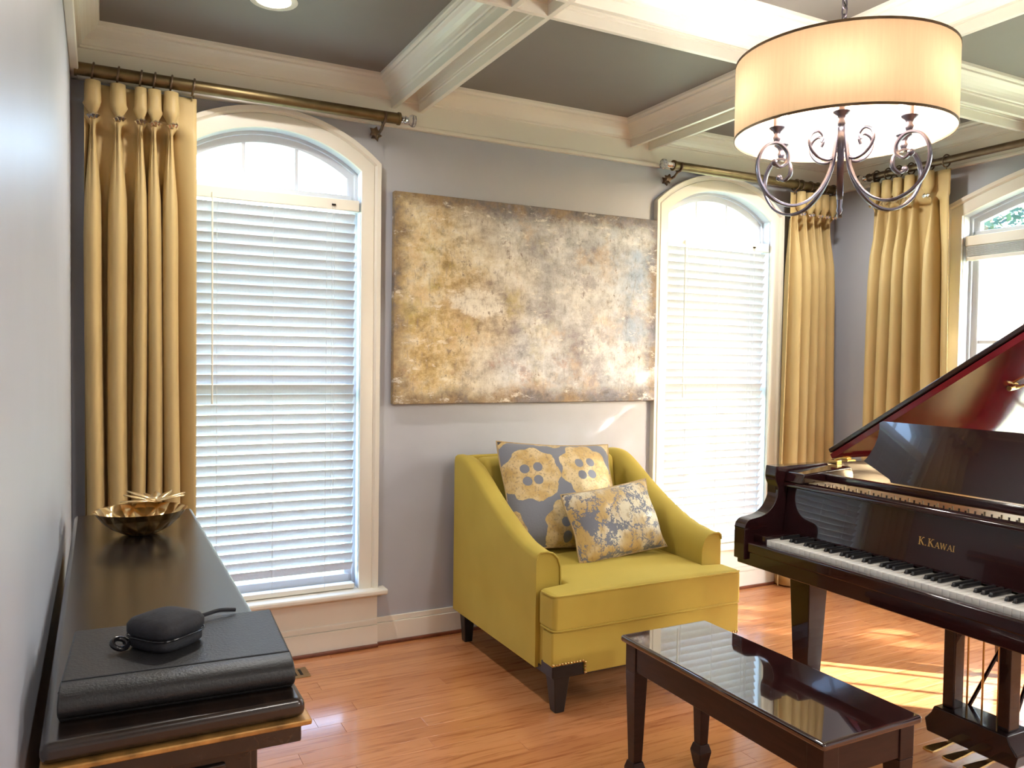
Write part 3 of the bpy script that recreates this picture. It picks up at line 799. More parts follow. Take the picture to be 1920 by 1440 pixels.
MAT['gold_thread'] = simple('gold_piping', (.42, .30, .15), .6, .2, 40)
pillow('square_cushion', 'large slate cushion with gold lace flowers leaning on the chair back', .60, .54, .17, 'flower', (2.062, -.432, .745), (math.radians(-30), math.radians(3), math.radians(-7)))
pillow('lumbar_cushion', 'small rectangular cushion with feathery gold leaves in front of the large one', .49, .33, .13, 'leafprint', (2.195, -.690, .655), (math.radians(-24), math.radians(-5), math.radians(3)))

# ------------------------------------------------------------------ piano bench
bz = .495; bx0, bx1, by0, by1 = 1.612, 1.968, -2.400, -1.570
bn = empty('piano_bench', ((bx0+bx1)/2, (by0+by1)/2, 0), 'polished mahogany piano bench reflecting the blinds', 'bench')
add('seat_lid', B().box(bx0, bx1, by0, by1, bz-.022, bz), 'bench', bn, bevel=.009, seg=4)
for q in ((bx0+.018, bx0+.036, by0+.05, by1-.05), (bx1-.036, bx1-.018, by0+.05, by1-.05), (bx0+.05, bx1-.05, by0+.018, by0+.036), (bx0+.05, bx1-.05, by1-.036, by1-.018)):
    add('apron', B().box(*q, bz-.105, bz-.021), 'bench_leg', bn, bevel=.002)
for cx in (bx0+.040, bx1-.040):
    for cy in (by0+.040, by1-.040):
        lg = B().taper((cx, cy), bz-.11, bz-.021, .026, .026, .026, .026).taper((cx, cy), .085, bz-.11, .0165, .0165, .026, .026)
        leg = add('leg', lg, 'bench_leg', bn, bevel=.002)
        add('spade_foot', B().taper((cx, cy), .060, .086, .026, .026, .019, .019).taper((cx, cy), 0, .060, .016, .016, .026, .026), 'bench_leg', leg, bevel=.002)

# ------------------------------------------------------------------ grand piano
PYB, PYT = -1.290, -2.770                # bass and treble sides
PC = (PYB+PYT)/2
gp = empty('grand_piano', (3.1, PC, 0), 'polished dark mahogany grand piano with raised lid', 'piano')
def outline(off=0.0, x0=2.53):           # plan of the case
    p = [(x0, PYB-off), (3.2, PYB-off), (3.62, PYB-off)]
    tail = [(3.62, PYB-off, 0), (3.80, PYB-.015-off, 0), (3.94, PYB-.085-off*.7, 0), (4.02-off, PYB-.22, 0), (4.03-off, PYB-.38, 0), (3.98-off, PYB-.55, 0), (3.86-off, PYB-.70, 0),
            (3.68-off*.7, PYB-.83+off*.5, 0), (3.46-off*.6, PYB-.97+off*.7, 0), (3.26-off*.6, PYB-1.16+off*.7, 0), (3.12-off*.5, PYB-1.36+off*.7, 0), (2.98, PYT+.02+off, 0), (2.86, PYT+off, 0)]
    p = p[:-1] + [(v.x, v.y) for v in spline(tail, 5)]
    return p + [(x0, PYT+off)]
o_, i_ = outline(0), outline(.045)
n = len(o_); rm = B()
rm.v = [(x, y, .62) for x, y in o_] + [(x, y, .972) for x, y in o_] + [(x, y, .972) for x, y in i_] + [(x, y, .62) for x, y in i_]
for k in range(n-1):
    for a in range(4):
        c = (a+1) % 4; rm.f.append((a*n+k, a*n+k+1, c*n+k+1, c*n+k))
rm.f += [(0, n, 2*n, 3*n), (n-1, 2*n-1, 3*n-1, 4*n-1)]
add('rim', rm, 'mahog', gp, smooth=40)
inner = outline(.046, 2.62)
add('iron_plate', B().prism(inner, .855, .865), 'gold_plate', gp)
add('case_bottom', B().prism(outline(.03, 2.62), .622, .64), 'mahog', gp)
# arms (cheeks)
armp = [(2.356, .612), (2.356, .735)] + [(v.x, v.y) for v in spline([(2.356, .735, 0), (2.364, .757, 0), (2.385, .769, 0), (2.420, .774, 0), (2.462, .783, 0), (2.500, .808, 0), (2.526, .848, 0), (2.531, .888, 0), (2.518, .915, 0), (2.515, .940, 0), (2.519, .973, 0)], 4)] + [(2.58, .973), (2.58, .612)]
for ya, yb in ((PYB-.058, PYB), (PYT, PYT+.058)):
    add('arm', B().prism(armp, ya, yb, 'y'), 'mahog', gp, bevel=.006, seg=3)
KY0 = -1.412; WK = 1.225/52              # first key edge; keys run towards -y
add('key_block', B().box(2.405, 2.56, KY0+.001, PYB-.056, .655, .713), 'mahog', gp, bevel=.004)
add('key_block', B().box(2.405, 2.56, PYT+.056, KY0-1.226, .655, .713), 'mahog', gp, bevel=.004)
add('keybed', B().box(2.372, 2.95, PYT+.002, PYB-.002, .590, .652), 'mahog', gp, bevel=.005, seg=3)
add('keyslip', B().box(2.368, 2.402, PYT+.056, PYB-.056, .640, .684), 'mahog', gp, bevel=.008, seg=3)
kb = empty('keyboard', (0, 0, 0)); kb.parent = gp; kb.location = Vector((2.41, KY0, .70)) - gp.location
wk = None
for k in range(52):
    if wk is None:
        wk = add('white_key', B().box(0, .150, -WK+.0006, -.0006, -.022, 0), 'ivory', kb, local=True, bevel=.0012); o = wk
    else:
        o = bpy.data.objects.new('white_key', wk.data); COL.objects.link(o); o.parent = kb
        m_ = o.modifiers.new('bevel', 'BEVEL'); m_.width = .0012; m_.segments = 2; m_.limit_method = 'ANGLE'
    o.location = (0, -k*WK, 0)
bkk = None
for k in range(51):                      # keys start on A: blacks after A,C,D,F,G
    if k % 7 in (0, 2, 3, 5, 6):
        if bkk is None:
            q = B(); q.v = [(.050, -.0062, 0), (.050, .0062, 0), (.150, .0062, 0), (.150, -.0062, 0), (.056, -.0048, .0125), (.056, .0048, .0125), (.150, .0048, .0125), (.150, -.0048, .0125)]
            q.f = [(0, 1, 2, 3), (4, 5, 6, 7), (0, 1, 5, 4), (1, 2, 6, 5), (2, 3, 7, 6), (3, 0, 4, 7)]
            bkk = add('black_key', q, 'ebony', kb, local=True, bevel=.0012); o = bkk
        else:
            o = bpy.data.objects.new('black_key', bkk.data); COL.objects.link(o); o.parent = kb
            m_ = o.modifiers.new('bevel', 'BEVEL'); m_.width = .0012; m_.segments = 2; m_.limit_method = 'ANGLE'
        o.location = (0, -(k+1)*WK, .0002)
# fallboard with lettering and nosing
fb = B().prism([(2.560, .705), (2.578, .705), (2.600, .893), (2.585, .895), (2.572, .80)], PYT+.058, PYB-.058, 'y')
fbo = add('fallboard', fb, 'mahog', gp, bevel=.003)
add('fallboard_nosing', B().prism([(2.556, .892), (2.556, .903), (2.564, .911), (2.612, .911), (2.612, .892)], PYT+.058, PYB-.058, 'y'), 'mahog', gp, bevel=.004, seg=3)
# brass lettering laid on the fallboard (letters drawn as strokes in a unit-high box)
def strokes(ch_):
    S_ = []
    def bar(x0, z0, x1, z1, t0, t1=None):
        t1 = t1 or t0; S_.append([(x0-t0/2, z0), (x0+t0/2, z0), (x1+t1/2, z1), (x1-t1/2, z1)])
    def srf(x, z, w_): S_.append([(x-w_/2, z-.035), (x+w_/2, z-.035), (x+w_/2, z+.035), (x-w_/2, z+.035)])
    if ch_ == 'K':
        bar(.17, 0, .17, 1, .17); bar(.22, .45, .66, 1, .10); bar(.74, 0, .33, .60, .20); srf(.17, .035, .34); srf(.17, .965, .34); srf(.68, .965, .28); srf(.74, .035, .30); return S_, .92
    if ch_ == 'A':
        bar(.08, 0, .44, 1, .09); bar(.80, 0, .44, 1, .19); S_.append([(.22, .30), (.66, .30), (.64, .39), (.25, .39)]); srf(.08, .035, .24); srf(.80, .035, .32); return S_, .92
    if ch_ == 'W':
        bar(.34, 0, .10, 1, .18); bar(.34, 0, .58, 1, .09); bar(.86, 0, .58, 1, .18); bar(.86, 0, 1.12, 1, .09); srf(.10, .965, .28); srf(.58, .965, .24); srf(1.12, .965, .24); return S_, 1.25
    if ch_ == 'I':
        bar(.17, 0, .17, 1, .18); srf(.17, .035, .34); srf(.17, .965, .34); return S_, .40
    if ch_ == '.':
        S_.append([(.02, 0), (.16, 0), (.16, .14), (.02, .14)]); return S_, .36
lt = B(); cur = -1.944
def fbx(z): return 2.5716 + (z-.80)*(.013/.095) if z > .80 else 2.572-(.80-z)*(.012/.095)
for ch_, hgt in (('K', .0265), ('.', .0265), ('K', .0265), ('A', .020), ('W', .020), ('A', .020), ('I', .020)):
    SS, adv = strokes(ch_)
    for q in SS:
        i = len(lt.v)
        for dd in (-.0012, .0004):
            for u, v in q:
                z = .782+v*hgt; yy = cur-u*hgt*.98
                xx = 2.560 + (2.572-2.560)*(z-.705)/.095 if z < .80 else 2.572+(2.585-2.572)*(z-.80)/.095
                lt.v.append((xx+dd, yy, z))
        lt.f += [(i, i+1, i+2, i+3), (i+4, i+5, i+6, i+7)] + [(i+a, i+(a+1) % 4, i+4+(a+1) % 4, i+4+a) for a in range(4)]
    cur -= adv*hgt*1.02
tag(add('lettering', lt, 'brass', fbo), 'brass inlaid lettering K. KAWAI')
# pin-block shelf, desk rails, music desk
add('pinblock_felt', B().box(2.612, 2.700, PYT+.06, PYB-.06, .862, .884), 'gold_plate', gp)
pin = None
for k in range(64):
    y_ = PYB-.16-k*.0185
    if pin is None: pin = add('tuning_pin', B().lathe([(.0035, 0), (.0035, .026)], n=6), 'chrome', gp, local=True, smooth=40); o = pin
    else: o = bpy.data.objects.new('tuning_pin', pin.data); COL.objects.link(o); o.parent = gp
    o.location = Vector((2.64+.022*(k % 3), y_, .884)) - gp.location
add('desk_rail', B().box(2.692, 2.722, PYT+.06, PYB-.11, .915, .944), 'mahog', gp, bevel=.004)
for ya, yb in ((PYB-.150, PYB-.056), (PYT+.056, PYT+.150)):
    add('desk_slide', B().prism([(2.56, .912), (2.575, .950), (2.84, .968), (2.86, .938), (2.86, .912)], ya, yb, 'y'), 'mahog', gp, bevel=.006, seg=3)
dk = B(); m = 10
def dkp(t, y): return (2.728+.062*t, y, .948+.222*t)
edge_ = [(-1.712, .0), (-1.703, .05), (-1.631, .186), (-1.584, .272), (-1.577, .292), (-1.584, .33), (-1.596, .424), (-1.610, .569), (-1.616, .719), (-1.615, .857), (-1.609, .965), (-1.622, 1.0)]
outl = edge_ + [(2*PC-y_, t_) for y_, t_ in reversed(edge_)]
nq = len(outl)
fr_ = [Vector(dkp(t_, y_)) for y_, t_ in outl]; bkv = Vector((.222, 0, -.062)).normalized()*.018
dk.v = [tuple(p) for p in fr_] + [tuple(p+bkv) for p in fr_]
dk.f = [tuple(range(nq)), tuple(range(2*nq-1, nq-1, -1))] + [(k, (k+1) % nq, nq+(k+1) % nq, nq+k) for k in range(nq)]
add('music_desk', dk, 'mahog', gp)
# lid, hinged on the bass side
LA = math.radians(32.5); hy, hz = PYB-.030, .990
def lidpt(x, yy, up):                    # yy: distance from the hinge towards the treble side, up: along the lid normal
    return (x, hy - yy*math.cos(LA) + up*math.sin(LA), hz + yy*math.sin(LA) + up*math.cos(LA))
lo = [(x, max(-.012, PYB-.018-y_)) for x, y_ in outline(-.012, 2.880)]
lid = B(); n = len(lo)
lid.v = [lidpt(x, q, .0) for x, q in lo] + [lidpt(x, q, .022) for x, q in lo]
lid.f = [tuple(range(n))[::-1], tuple(range(n, 2*n))] + [(k, (k+1) % n, n+(k+1) % n, n+k) for k in range(n)]
ld = add('lid', lid, 'lid_red', gp, bevel=.004, seg=2)
fl_ = B(); fp = [(2.878, -.010), (3.24, -.010), (3.24, 1.47), (2.878, 1.47)]
fl_.v = [lidpt(x, q, .026) for x, q in fp] + [lidpt(x, q, .046) for x, q in fp]
fl_.f = [(3, 2, 1, 0), (4, 5, 6, 7)] + [(k, (k+1) % 4, 4+(k+1) % 4, 4+k) for k in range(4)]
add('folded_front_lid', fl_, 'mahog', ld, bevel=.005, seg=3)
for xx in (2.95, 3.30, 3.62):
    add('hinge', B().tube([(xx, hy+.016, hz-.008), (xx+.05, hy+.016, hz-.008)], .006, 8).box(xx, xx+.05, hy-.012, hy+.018, .972, .978), 'brass', ld, smooth=40)
add('lid_hook', B().box(2.845, 2.875, PYB-.075, PYB-.030, .966, .984).tube([(2.86, PYB-.05, .984), (2.868, PYB-.07, .992), (2.88, PYB-.10, .994)], .005, 8), 'brass', gp, bevel=.002)
add('lid_prop', B().tube([(3.02, PYT+.07, .95), lidpt(3.10, 1.28, -.008)], .010, 8), 'mahog', gp, smooth=40)
add('prop_socket', B().tube([lidpt(3.24, .60, -.012), lidpt(3.30, .60, -.004)], .010, 8).tube([lidpt(3.27, .60, -.010), lidpt(3.33, .68, -.022), lidpt(3.36, .74, -.012)], .005, 6), 'brass', ld, smooth=50)
# legs with casters
for cx, cy in ((2.625, -1.430), (2.625, 2*PC+1.430), (3.70, PYB-.30)):
    lg = add('leg', B().taper((cx, cy), .555, .592, .060, .060, .060, .060).taper((cx, cy), .065, .556, .034, .034, .052, .052), 'mahog', gp, bevel=.003)
    c = add('caster', B().lathe([(.018, 0), (.022, .01), (.022, .022), (.012, .034)], (cx, cy, .030), 12), 'brass', lg, smooth=40)
    wb_ = B().lathe([(.0292, -.012), (.0292, .012)], n=18).xf(lambda p: (p[0]+cx, p[2]+cy, p[1]+.0292)); add('caster_wheel', wb_, 'brass', lg, smooth=40)
# pedal lyre
lyx = 2.800
ly = add('lyre', B().box(lyx-.030, lyx+.030, PC-.118, PC-.078, .175, .592).box(lyx-.030, lyx+.030, PC+.078, PC+.118, .175, .592).box(lyx-.045, lyx+.045, PC-.14, PC+.14, .560, .592), 'mahog', gp, bevel=.004)
add('pedal_box', B().prism([(PC-.155, .075), (PC-.165, .120), (PC-.140, .150), (PC-.13, .176), (PC+.13, .176), (PC+.140, .150), (PC+.165, .120), (PC+.155, .075)], lyx-.060, lyx+.070, 'x'), 'mahog', ly, bevel=.006, seg=3)
for k in (-1, 0, 1):
    yy = PC+k*.072
    add('pedal', B().prism([(lyx-.17, yy-.019), (lyx-.175, yy), (lyx-.17, yy+.019), (lyx-.10, yy+.014), (lyx-.05, yy+.008), (lyx+.02, yy+.008), (lyx+.02, yy-.008), (lyx-.05, yy-.008), (lyx-.10, yy-.014)], .060, .070), 'brass', ly, bevel=.002)
    add('pedal_rod', B().tube([(lyx+.012, yy*.75+PC*.25, .17), (lyx+.012, yy*.75+PC*.25, .60)], .0035, 6), 'brass', ly, smooth=40)
for k in (-1, 1): add('lyre_brace', B().tube([(lyx+.055, PC+k*.08, .16), (3.20, PC+k*.03, .625)], .007, 6), 'mahog', ly, smooth=40)

# ------------------------------------------------------------------ console with its things
cx0, cx1, cy0, cy1, cz = .026, .388, -2.475, -.745, .860
co = empty('console_table', (.2, -1.6, 0), 'dark espresso wood console along the left wall', 'console')
add('top', B().box(cx0, cx1-.004, cy0+.004, cy1, cz-.030, cz), 'console', co, bevel=.012, seg=3)
add('gilt_bead', B().box(cx0, cx1+.004, cy0-.003, cy1+.002, cz-.040, cz-.031), 'gilt', co, bevel=.003)
add('top_frame', B().box(cx0+.004, cx1-.010, cy0+.008, cy1-.006, cz-.068, cz-.040), 'console', co, bevel=.003)
add('cabinet', B().box(cx0+.03, cx1-.070, cy0+.10, cy1-.08, .09, cz-.067), 'console', co, bevel=.004)
add('end_panel', B().box(cx0+.07, cx1-.11, cy0+.094, cy0+.101, .16, cz-.12), 'console', co, bevel=.004)
for k in range(3):
    ya = cy0+.13+k*.5; d = add('door', B().box(cx1-.071, cx1-.055, ya, ya+.46, .13, cz-.09), 'console', co, bevel=.004)
    add('knob', B().lathe([(.006, 0), (.007, .012), (.014, .02), (.010, .028)], n=12).xf(lambda p: (cx1-.055+p[2], ya+.42+p[0], .5+p[1])), 'bronze', d, smooth=50)
add('plinth', B().box(cx0+.02, cx1-.06, cy0+.09, cy1-.07, 0, .09), 'console', co, bevel=.004)

# pineapple bowl
bc = (.208, -1.120, cz)
bo = empty('bowl', bc, 'gold pineapple-textured metal bowl on the console', 'bowl')
pr = [(.030, 0), (.048, .006), (.075, .022), (.098, .044), (.116, .072), (.119, .073), (.113, .071), (.094, .046), (.070, .026), (.045, .012), (.005, .009)]
bb = B().lathe(pr, n=48, cap=True).xf(lambda p: (p[0]*1.08, p[1], p[2]))
add('shell', bb, 'bowl', bo, local=True, smooth=60)
rl = random.Random(3)
for k in range(11):                       # leafy crown fanned out over the far rim
    a = math.radians(-8+19*k); L = .075+.035*rl.random(); upk = .006+.016*rl.random()
    base = Vector((.045, .098, .066)); dr = Vector((math.cos(a), math.sin(a)*.8, 0)); sd_ = Vector((-dr.y, dr.x, 0)).normalized()
    rows = []
    for t, wd in ((0, .008), (.3, .015), (.6, .014), (.85, .008), (1, .0008)):
        c = base+dr*L*t+Vector((0, 0, .010+upk*t*1.8-.010*t*t+.002*(k % 3))); rows.append([c-sd_*wd, c+Vector((0, 0, .003)), c+sd_*wd])
    lf = add('leaf', B().rows(rows), 'gold_leaf', bo, local=True, smooth=60); lf.modifiers.new('t', 'SOLIDIFY').thickness = .0015

# leather binder
bi = empty('leather_binder', (.218, -2.275, cz), 'black leather zip binder at the near end of the console', 'binder', rot=(0, 0, math.radians(-3)))
bw, bd2 = .330, .275
add('lower_cover', B().box(-bw/2, bw/2, -bd2/2, bd2/2, .0, .012), 'leather', bi, local=True, bevel=.005, seg=3)
add('pages', B().box(-bw/2+.008, bw/2-.008, -bd2/2+.03, bd2/2-.006, .012, .038), 'nylon', bi, local=True)
add('upper_cover', B().box(-bw/2, bw/2, -bd2/2+.036, bd2/2, .037, .047), 'leather', bi, local=True, bevel=.005, seg=3)
sp_ = [(-bd2/2+.040, .0)] + [(-bd2/2+.040-.058*math.sin(a)**.8, .0235-.0235*math.cos(a)) for a in [PI*k/12 for k in range(1, 12)]] + [(-bd2/2+.040, .047)]
add('spine', B().prism(sp_, -bw/2, bw/2, 'x'), 'leather', bi, local=True, bevel=.003)
add('seam', B().box(-bw/2+.002, bw/2-.002, -bd2/2+.034, -bd2/2+.0375, .0455, .0478), 'nylon', bi, local=True)
add('zip', B().tube([(-bw/2-.002, -bd2/2+.05, .025), (-bw/2-.002, bd2/2, .025), (bw/2+.001, bd2/2+.001, .025), (bw/2+.001, -bd2/2+.05, .025)], .003, 6), 'black_plastic', bi, local=True)

# small zip case with a strap and a clip
ca = empty('zip_case', (.198, -2.262, cz+.0475), 'small black nylon zip case lying on the leather binder', 'case', rot=(0, 0, math.radians(38)))
def shell(z0, z1, sx, sy, dome):
    rows = []
    for q, (k, z) in enumerate(((.90, z0), (1.0, z0+(z1-z0)*.22), (1.0, z0+(z1-z0)*.62), (.90, z0+(z1-z0)*.86), (.66, z1), (.30, z1+dome), (.02, z1+dome*1.1))):
        row_ = []
        for a in range(32):
            t = 2*PI*a/32; c_, s_ = math.cos(t), math.sin(t); e_ = 2/4.2
            row_.append((sx*k*abs(c_)**e_*math.copysign(1, c_), sy*k*abs(s_)**e_*math.copysign(1, s_), z))
        rows.append(row_)
    b = B().rows(rows, close_v=True); b.f.append(tuple(range(32))[::-1]); b.f.append(tuple(len(b.v)-32+i for i in range(32))); return b
add('lower_shell', shell(0, .026, .047, .047, 0), 'nylon', ca, local=True, smooth=50)
add('upper_shell', shell(.020, .050, .050, .050, .004), 'nylon', ca, local=True, smooth=50)
add('zip', B().tube([(.0500*abs(math.cos(t))**.48*math.copysign(1, math.cos(t)), .0500*abs(math.sin(t))**.48*math.copysign(1, math.sin(t)), .021) for t in [2*PI*k/40 for k in range(40)]], .0018, 6, closed=True), 'black_plastic', ca, local=True)
add('strap', B().tube(spline([(.045, .030, .030), (.075, .038, .022), (.105, .034, .010), (.140, .022, .012), (.170, .012, .006)], 5), .004, 6), 'nylon', ca, local=True, smooth=60)
add('clip', B().tube([(-.060+.012*math.cos(t), .036+.010*math.sin(t), .012+.006*math.sin(t)) for t in [2*PI*k/16 for k in range(16)]], .0045, 8, closed=True), 'black_plastic', ca, local=True, smooth=60)
add('tab', B().box(-.052, -.040, .028, .042, .006, .014), 'nylon', ca, local=True, bevel=.003)

# floor register
rg = empty('floor_register', (.785, -.205, 0), 'brass floor vent beside the console', 'vent')
add('frame', B().box(.655, .915, -.260, -.150, .0002, .004), 'register', rg, bevel=.0015)
for k in range(9): add('slot', B().box(.675+.025*k, .687+.025*k, -.238, -.172, .0035, .0046), 'dark_hole', rg)

# ------------------------------------------------------------------ chandelier
hx, hy_ = 2.080, -2.000
cd = empty('chandelier', (hx, hy_, 1.85), 'drum-shade chandelier with scrolled dark metal arms', 'chandelier')
SR, z0_, z1_ = .310, 2.072, 2.296
ring = lambda r, z, n=64: [(hx+r*math.cos(2*PI*k/n), hy_+r*math.sin(2*PI*k/n), z) for k in range(n)]
sh_ = add('drum_shade', B().rows([ring(SR, z0_), ring(SR, (z0_+z1_)/2), ring(SR, z1_)], close_v=True), 'shade', cd, smooth=60)
for z, h_ in ((z0_-.002, .007), (z1_-.005, .007)):
    add('shade_trim', B().rows([ring(SR+.0015, z), ring(SR+.0015, z+h_), ring(SR-.0015, z+h_), ring(SR-.0015, z)], close_u=True, close_v=True), 'bronze', sh_, smooth=40)
for k in range(3):
    a = 2*PI*k/3+.4; add('spider_spoke', B().tube([(hx, hy_, z1_-.03), (hx+SR*math.cos(a), hy_+SR*math.sin(a), z1_-.002)], .003, 6), 'dark_iron', sh_, smooth=40)
add('column', B().lathe([(.003, 1.838), (.009, 1.850), (.006, 1.862), (.010, 1.90), (.0085, 2.02), (.013, 2.09), (.020, 2.110), (.013, 2.125), (.010, 2.16), (.010, 2.27), (.016, 2.30), (.010, 2.318), (.004, 2.33)], (hx, hy_, 0), 16), 'dark_iron', cd, smooth=50)
apath = [(.014, 2.125), (.016, 2.06), (.030, 1.980), (.062, 1.915), (.110, 1.872), (.165, 1.860), (.220, 1.882), (.255, 1.930), (.262, 1.985), (.240, 2.030), (.202, 2.042), (.172, 2.020), (.170, 1.988), (.192, 1.972), (.210, 1.984)]
NA = 6
for k in range(NA):
    a = math.radians(40.6+60*k); ca_, sa_ = math.cos(a), math.sin(a)
    pts = spline([(hx+r*ca_, hy_+r*sa_, z) for r, z in apath], 5)
    # flat-bar scroll: wider across than deep
    rows = []
    for i_k, p in enumerate(pts):
        t = (pts[min(i_k+1, len(pts)-1)]-pts[max(i_k-1, 0)]).normalized(); sdv = Vector((-sa_, ca_, 0)); nn = t.cross(sdv).normalized()
        rows.append([p+sdv*u*.0085+nn*v*.0042 for u, v in ((-1, -.6), (-.6, -1), (.6, -1), (1, -.6), (1, .6), (.6, 1), (-.6, 1), (-1, .6))])
    bb = B().rows(rows, close_v=True); bb.f.append(tuple(range(8))); bb.f.append(tuple(len(bb.v)-8+i for i in range(8)))
    arm = add('arm', bb, 'dark_iron', cd, smooth=50)
    isc = spline([(hx+r*ca_, hy_+r*sa_, z) for r, z in ((.022, 2.010), (.045, 2.000), (.078, 2.012), (.100, 2.042), (.096, 2.072), (.074, 2.084), (.058, 2.070), (.064, 2.052))], 5)
    add('inner_scroll', B().tube(isc, .0048, 8), 'dark_iron', arm, smooth=60)
    e_ = pts[-1]; add('scroll_tip', B().lathe([(.003, -.010), (.0085, -.006), (.0105, 0), (.0085, .006), (.003, .010)], tuple(e_), 10), 'dark_iron', arm, smooth=60)
    px_, py_ = hx+.204*ca_, hy_+.204*sa_
    add('candle_cup', B().lathe([(.005, 2.040), (.009, 2.048), (.012, 2.058), (.008, 2.066), (.012, 2.076), (.022, 2.084), (.023, 2.087), (.010, 2.088)], (px_, py_, 0), 14), 'dark_iron', arm, smooth=50)
    add('candle', B().lathe([(.0105, 2.087), (.0105, 2.150), (.006, 2.152)], (px_, py_, 0), 12), 'candle', arm, smooth=50)
    add('bulb', B().lathe([(.006, 2.150), (.013, 2.163), (.0165, 2.178), (.014, 2.195), (.007, 2.212), (.001, 2.222)], (px_, py_, 0), 10), 'bulb', arm, smooth=60)
# chain and canopy
z = 2.330; k = 0
while z < 2.672:
    pts = [(0, .0085*math.sin(t), .017*math.cos(t)) for t in [2*PI*q/14 for q in range(14)]]
    if k % 2: pts = [(p[1], 0, p[2]) for p in pts]
    add('chain_link', B().tube([(hx+p[0], hy_+p[1], z+.010+p[2]) for p in pts], .0028, 6, closed=True), 'dark_iron', cd, smooth=60)
    z += .0255; k += 1
add('canopy', B().lathe([(.004, 2.675), (.03, 2.680), (.060, 2.692), (.064, ZT)], (hx, hy_, 0), 24), 'dark_iron', cd, smooth=50)
cord = [(hx+.006*math.sin(q*.9), hy_+.006*math.cos(q*.9), 2.32+q*.0125) for q in range(30)]
add('wire', B().tube(cord, .002, 5), 'black_plastic', cd, smooth=60)

# ------------------------------------------------------------------ recessed lights
CAN_W = 12.0
for (x, y), lb in (((.675, -.625), 'recessed can light glowing in the coffer above the left window'), ((3.60, -.64), 'recessed can light in the coffer over the right corner'),
                   ((.675, -3.40), 'recessed can light in the coffer above the photographer'), ((3.60, -3.40), 'recessed can light in the coffer over the piano treble end')):
    e = empty('recessed_light', (x, y, ZT), lb, 'ceiling light', 'recessed can lights')
    add('trim_ring', B().lathe([(.062, ZT-.001), (.085, ZT-.004), (.088, ZT-.001)], (x, y, 0), 32, cap=False), 'trim', e, smooth=60)
    add('lens', B().lathe([(.0005, ZT-.0025), (.063, ZT-.0025)], (x, y, 0), 32, cap=False), 'can_lens', e)
    ld_ = bpy.data.lights.new('can_lamp', 'AREA'); ld_.shape = 'DISK'; ld_.size = .12; ld_.energy = CAN_W*(.4 if (x < 1 and y < -3) else 1.0); ld_.color = (1.0, .95, .88); ld_.spread = math.radians(150)
    lo_ = bpy.data.objects.new('can_lamp', ld_); COL.objects.link(lo_); lo_.parent = e; lo_.location = (0, 0, -.006)
# unseen fill lamp added behind the camera, modelled as a flush ceiling fitting
e = empty('foyer_fill_lamp', (2.1, -5.6, ZT), 'added unseen fill lamp, round and flush on the foyer ceiling', 'ceiling light')
add('rim', B().lathe([(.20, ZT), (.21, ZT-.03), (.19, ZT-.035)], (2.1, -5.6, 0), 32), 'bronze', e, smooth=50)
add('bowl', B().lathe([(.19, ZT-.036), (.17, ZT-.065), (.10, ZT-.085), (.001, ZT-.092)], (2.1, -5.6, 0), 32, cap=False), 'can_lens', e, smooth=60)
ld_ = bpy.data.lights.new('foyer_fill_light', 'AREA'); ld_.shape = 'DISK'; ld_.size = .4; ld_.energy = 80; ld_.color = (1.0, .97, .93)
lo_ = bpy.data.objects.new('foyer_fill_light', ld_); COL.objects.link(lo_); lo_.parent = e; lo_.location = (0, 0, -.10)

# daylight portals in the window openings (they only guide sky sampling)
def portal(name, w, x, y, z, sx, sz, rot):
    l = bpy.data.lights.new(name, 'AREA'); l.shape = 'RECTANGLE'; l.size = sx; l.size_y = sz; l.cycles.is_portal = True
    o = bpy.data.objects.new(name, l); COL.objects.link(o); o.location = (x, y, z); o.rotation_euler = rot
portal('window_portal', w1, w1.uc, .14, 1.35, .86, 2.2, (-PI/2, 0, 0))
portal('window_portal', w2, w2.uc, .14, 1.35, .86, 2.2, (-PI/2, 0, 0))
portal('window_portal', w3, W+.14, -w3.uc, 1.35, 2.2, 2.2, (0, PI/2, 0))

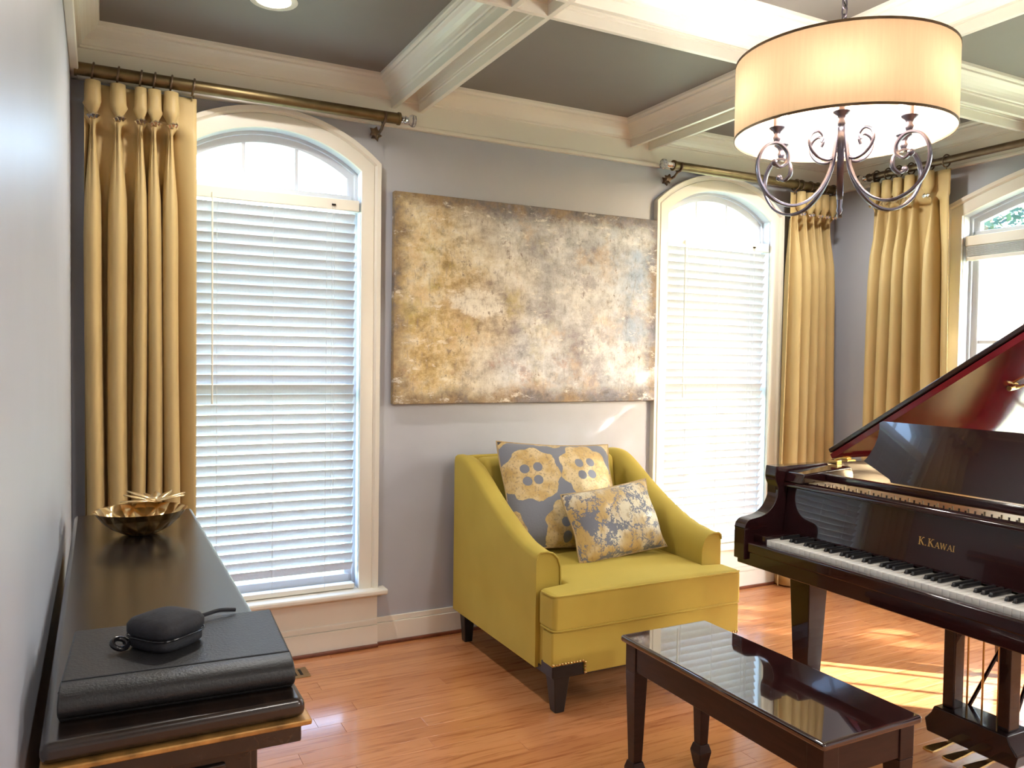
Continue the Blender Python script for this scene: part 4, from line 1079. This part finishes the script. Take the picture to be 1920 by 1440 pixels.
# ------------------------------------------------------------------ outdoors
b = B().box(-40, 50, .17, 60, -.62, -.60).box(W+.17, 50, -40, .17, -.62, -.60)
tag(add('lawn', b, 'lawn'), 'sunlit lawn outside the windows', kind='structure')
def tree(x, y, h, cr, seed, label, ncl=46, nl=70, ls=.085):
    rng = random.Random(seed); e = empty('tree', (x, y, -.6), label, 'tree', 'trees outside the right window')
    tk = B().tube([(x, y, -.6), (x+.1, y+.05, h*.35), (x-.05, y, h*.7), (x+.05, y, h*.95)], [.16, .13, .09, .03], 10)
    for k in range(9):
        a = rng.uniform(0, 2*PI); zz = h*rng.uniform(.4, .8); L = cr*rng.uniform(.5, .9)
        tk.tube([(x, y, zz), (x+L*.5*math.cos(a), y+L*.5*math.sin(a), zz+.25*L), (x+L*math.cos(a), y+L*math.sin(a), zz+.35*L)], [.06, .04, .015], 6)
    add('trunk', tk, 'bark', e, smooth=60)
    lf = B()
    for _ in range(ncl):
        while True:
            q = [rng.uniform(-1, 1) for _ in range(3)]
            if sum(v*v for v in q) < 1: break
        c = (x+q[0]*cr*.85, y+q[1]*cr*.85, h*.70+q[2]*h*.24)
        for _ in range(nl):
            d = [max(-.6, min(.6, rng.gauss(0, .27))) for _ in range(3)]
            p = Vector((c[0]+d[0], c[1]+d[1], c[2]+d[2]*.8))
            d1 = Vector((rng.uniform(-1, 1), rng.uniform(-1, 1), rng.uniform(-.6, .6))).normalized(); d2 = d1.orthogonal().normalized()
            s_ = ls*rng.uniform(.75, 1.3); lf.quad(p-d1*s_, p+d2*s_*.5, p+d1*s_, p-d2*s_*.5)
    o = add('foliage', lf, 'leaf', e); o['kind'] = 'stuff'
tree(10.5, 3.4, 6.6, 2.2, 1, 'leafy tree nearest the right window, seen through its transom')
tree(16.5, 6.6, 8.5, 2.6, 2, 'farther leafy tree outside the right window')
tree(15.5, 0.6, 8.0, 2.6, 4, 'rightmost leafy tree outside the right window')
def shade_tree(x, y, h, c, rx, rz, n, seed, label, ls=.15):
    rng = random.Random(seed); e = empty('tree', (x, y, -.6), label, 'tree', 'trees outside the right window')
    tk = B().tube([(x, y, -.6), (x+.08, y+.04, h*.4), (x-.05, y, h*.7), (x, y, h*.92)], [.2, .16, .10, .03], 10)
    for k in range(8):
        a = rng.uniform(0, 2*PI); zz = c+rng.uniform(-.6, .4)*rz; L = rx*rng.uniform(.5, .8)
        tk.tube([(x, y, zz), (x+L*.5*math.cos(a), y+L*.5*math.sin(a), zz+.2*L), (x+L*math.cos(a), y+L*math.sin(a), zz+.3*L)], [.06, .04, .015], 6)
    add('trunk', tk, 'bark', e, smooth=60); lf = B(); k = 0
    while k < n:
        q = [rng.uniform(-1, 1) for _ in range(3)]
        if sum(v*v for v in q) > 1: continue
        p = Vector((x+q[0]*rx, y+q[1]*rx, c+q[2]*rz)); k += 1
        d1 = Vector((rng.uniform(-1, 1), rng.uniform(-1, 1), rng.uniform(-1, 1))).normalized(); d2 = d1.orthogonal().normalized()
        s_ = ls*rng.uniform(.7, 1.3); lf.quad(p-d1*s_, p+d2*s_*.5, p+d1*s_, p-d2*s_*.5)
    o = add('foliage', lf, 'leaf', e); o['kind'] = 'stuff'
shade_tree(9.37, -4.42, 7.2, 4.2, 2.0, 2.8, 2500, 9, 'dense evergreen outside the far end of the right window')
shade_tree(13.4, -10.6, 10.4, 8.5, 2.5, 1.6, 1900, 11, 'tall canopy tree outside, beyond the dense evergreen')
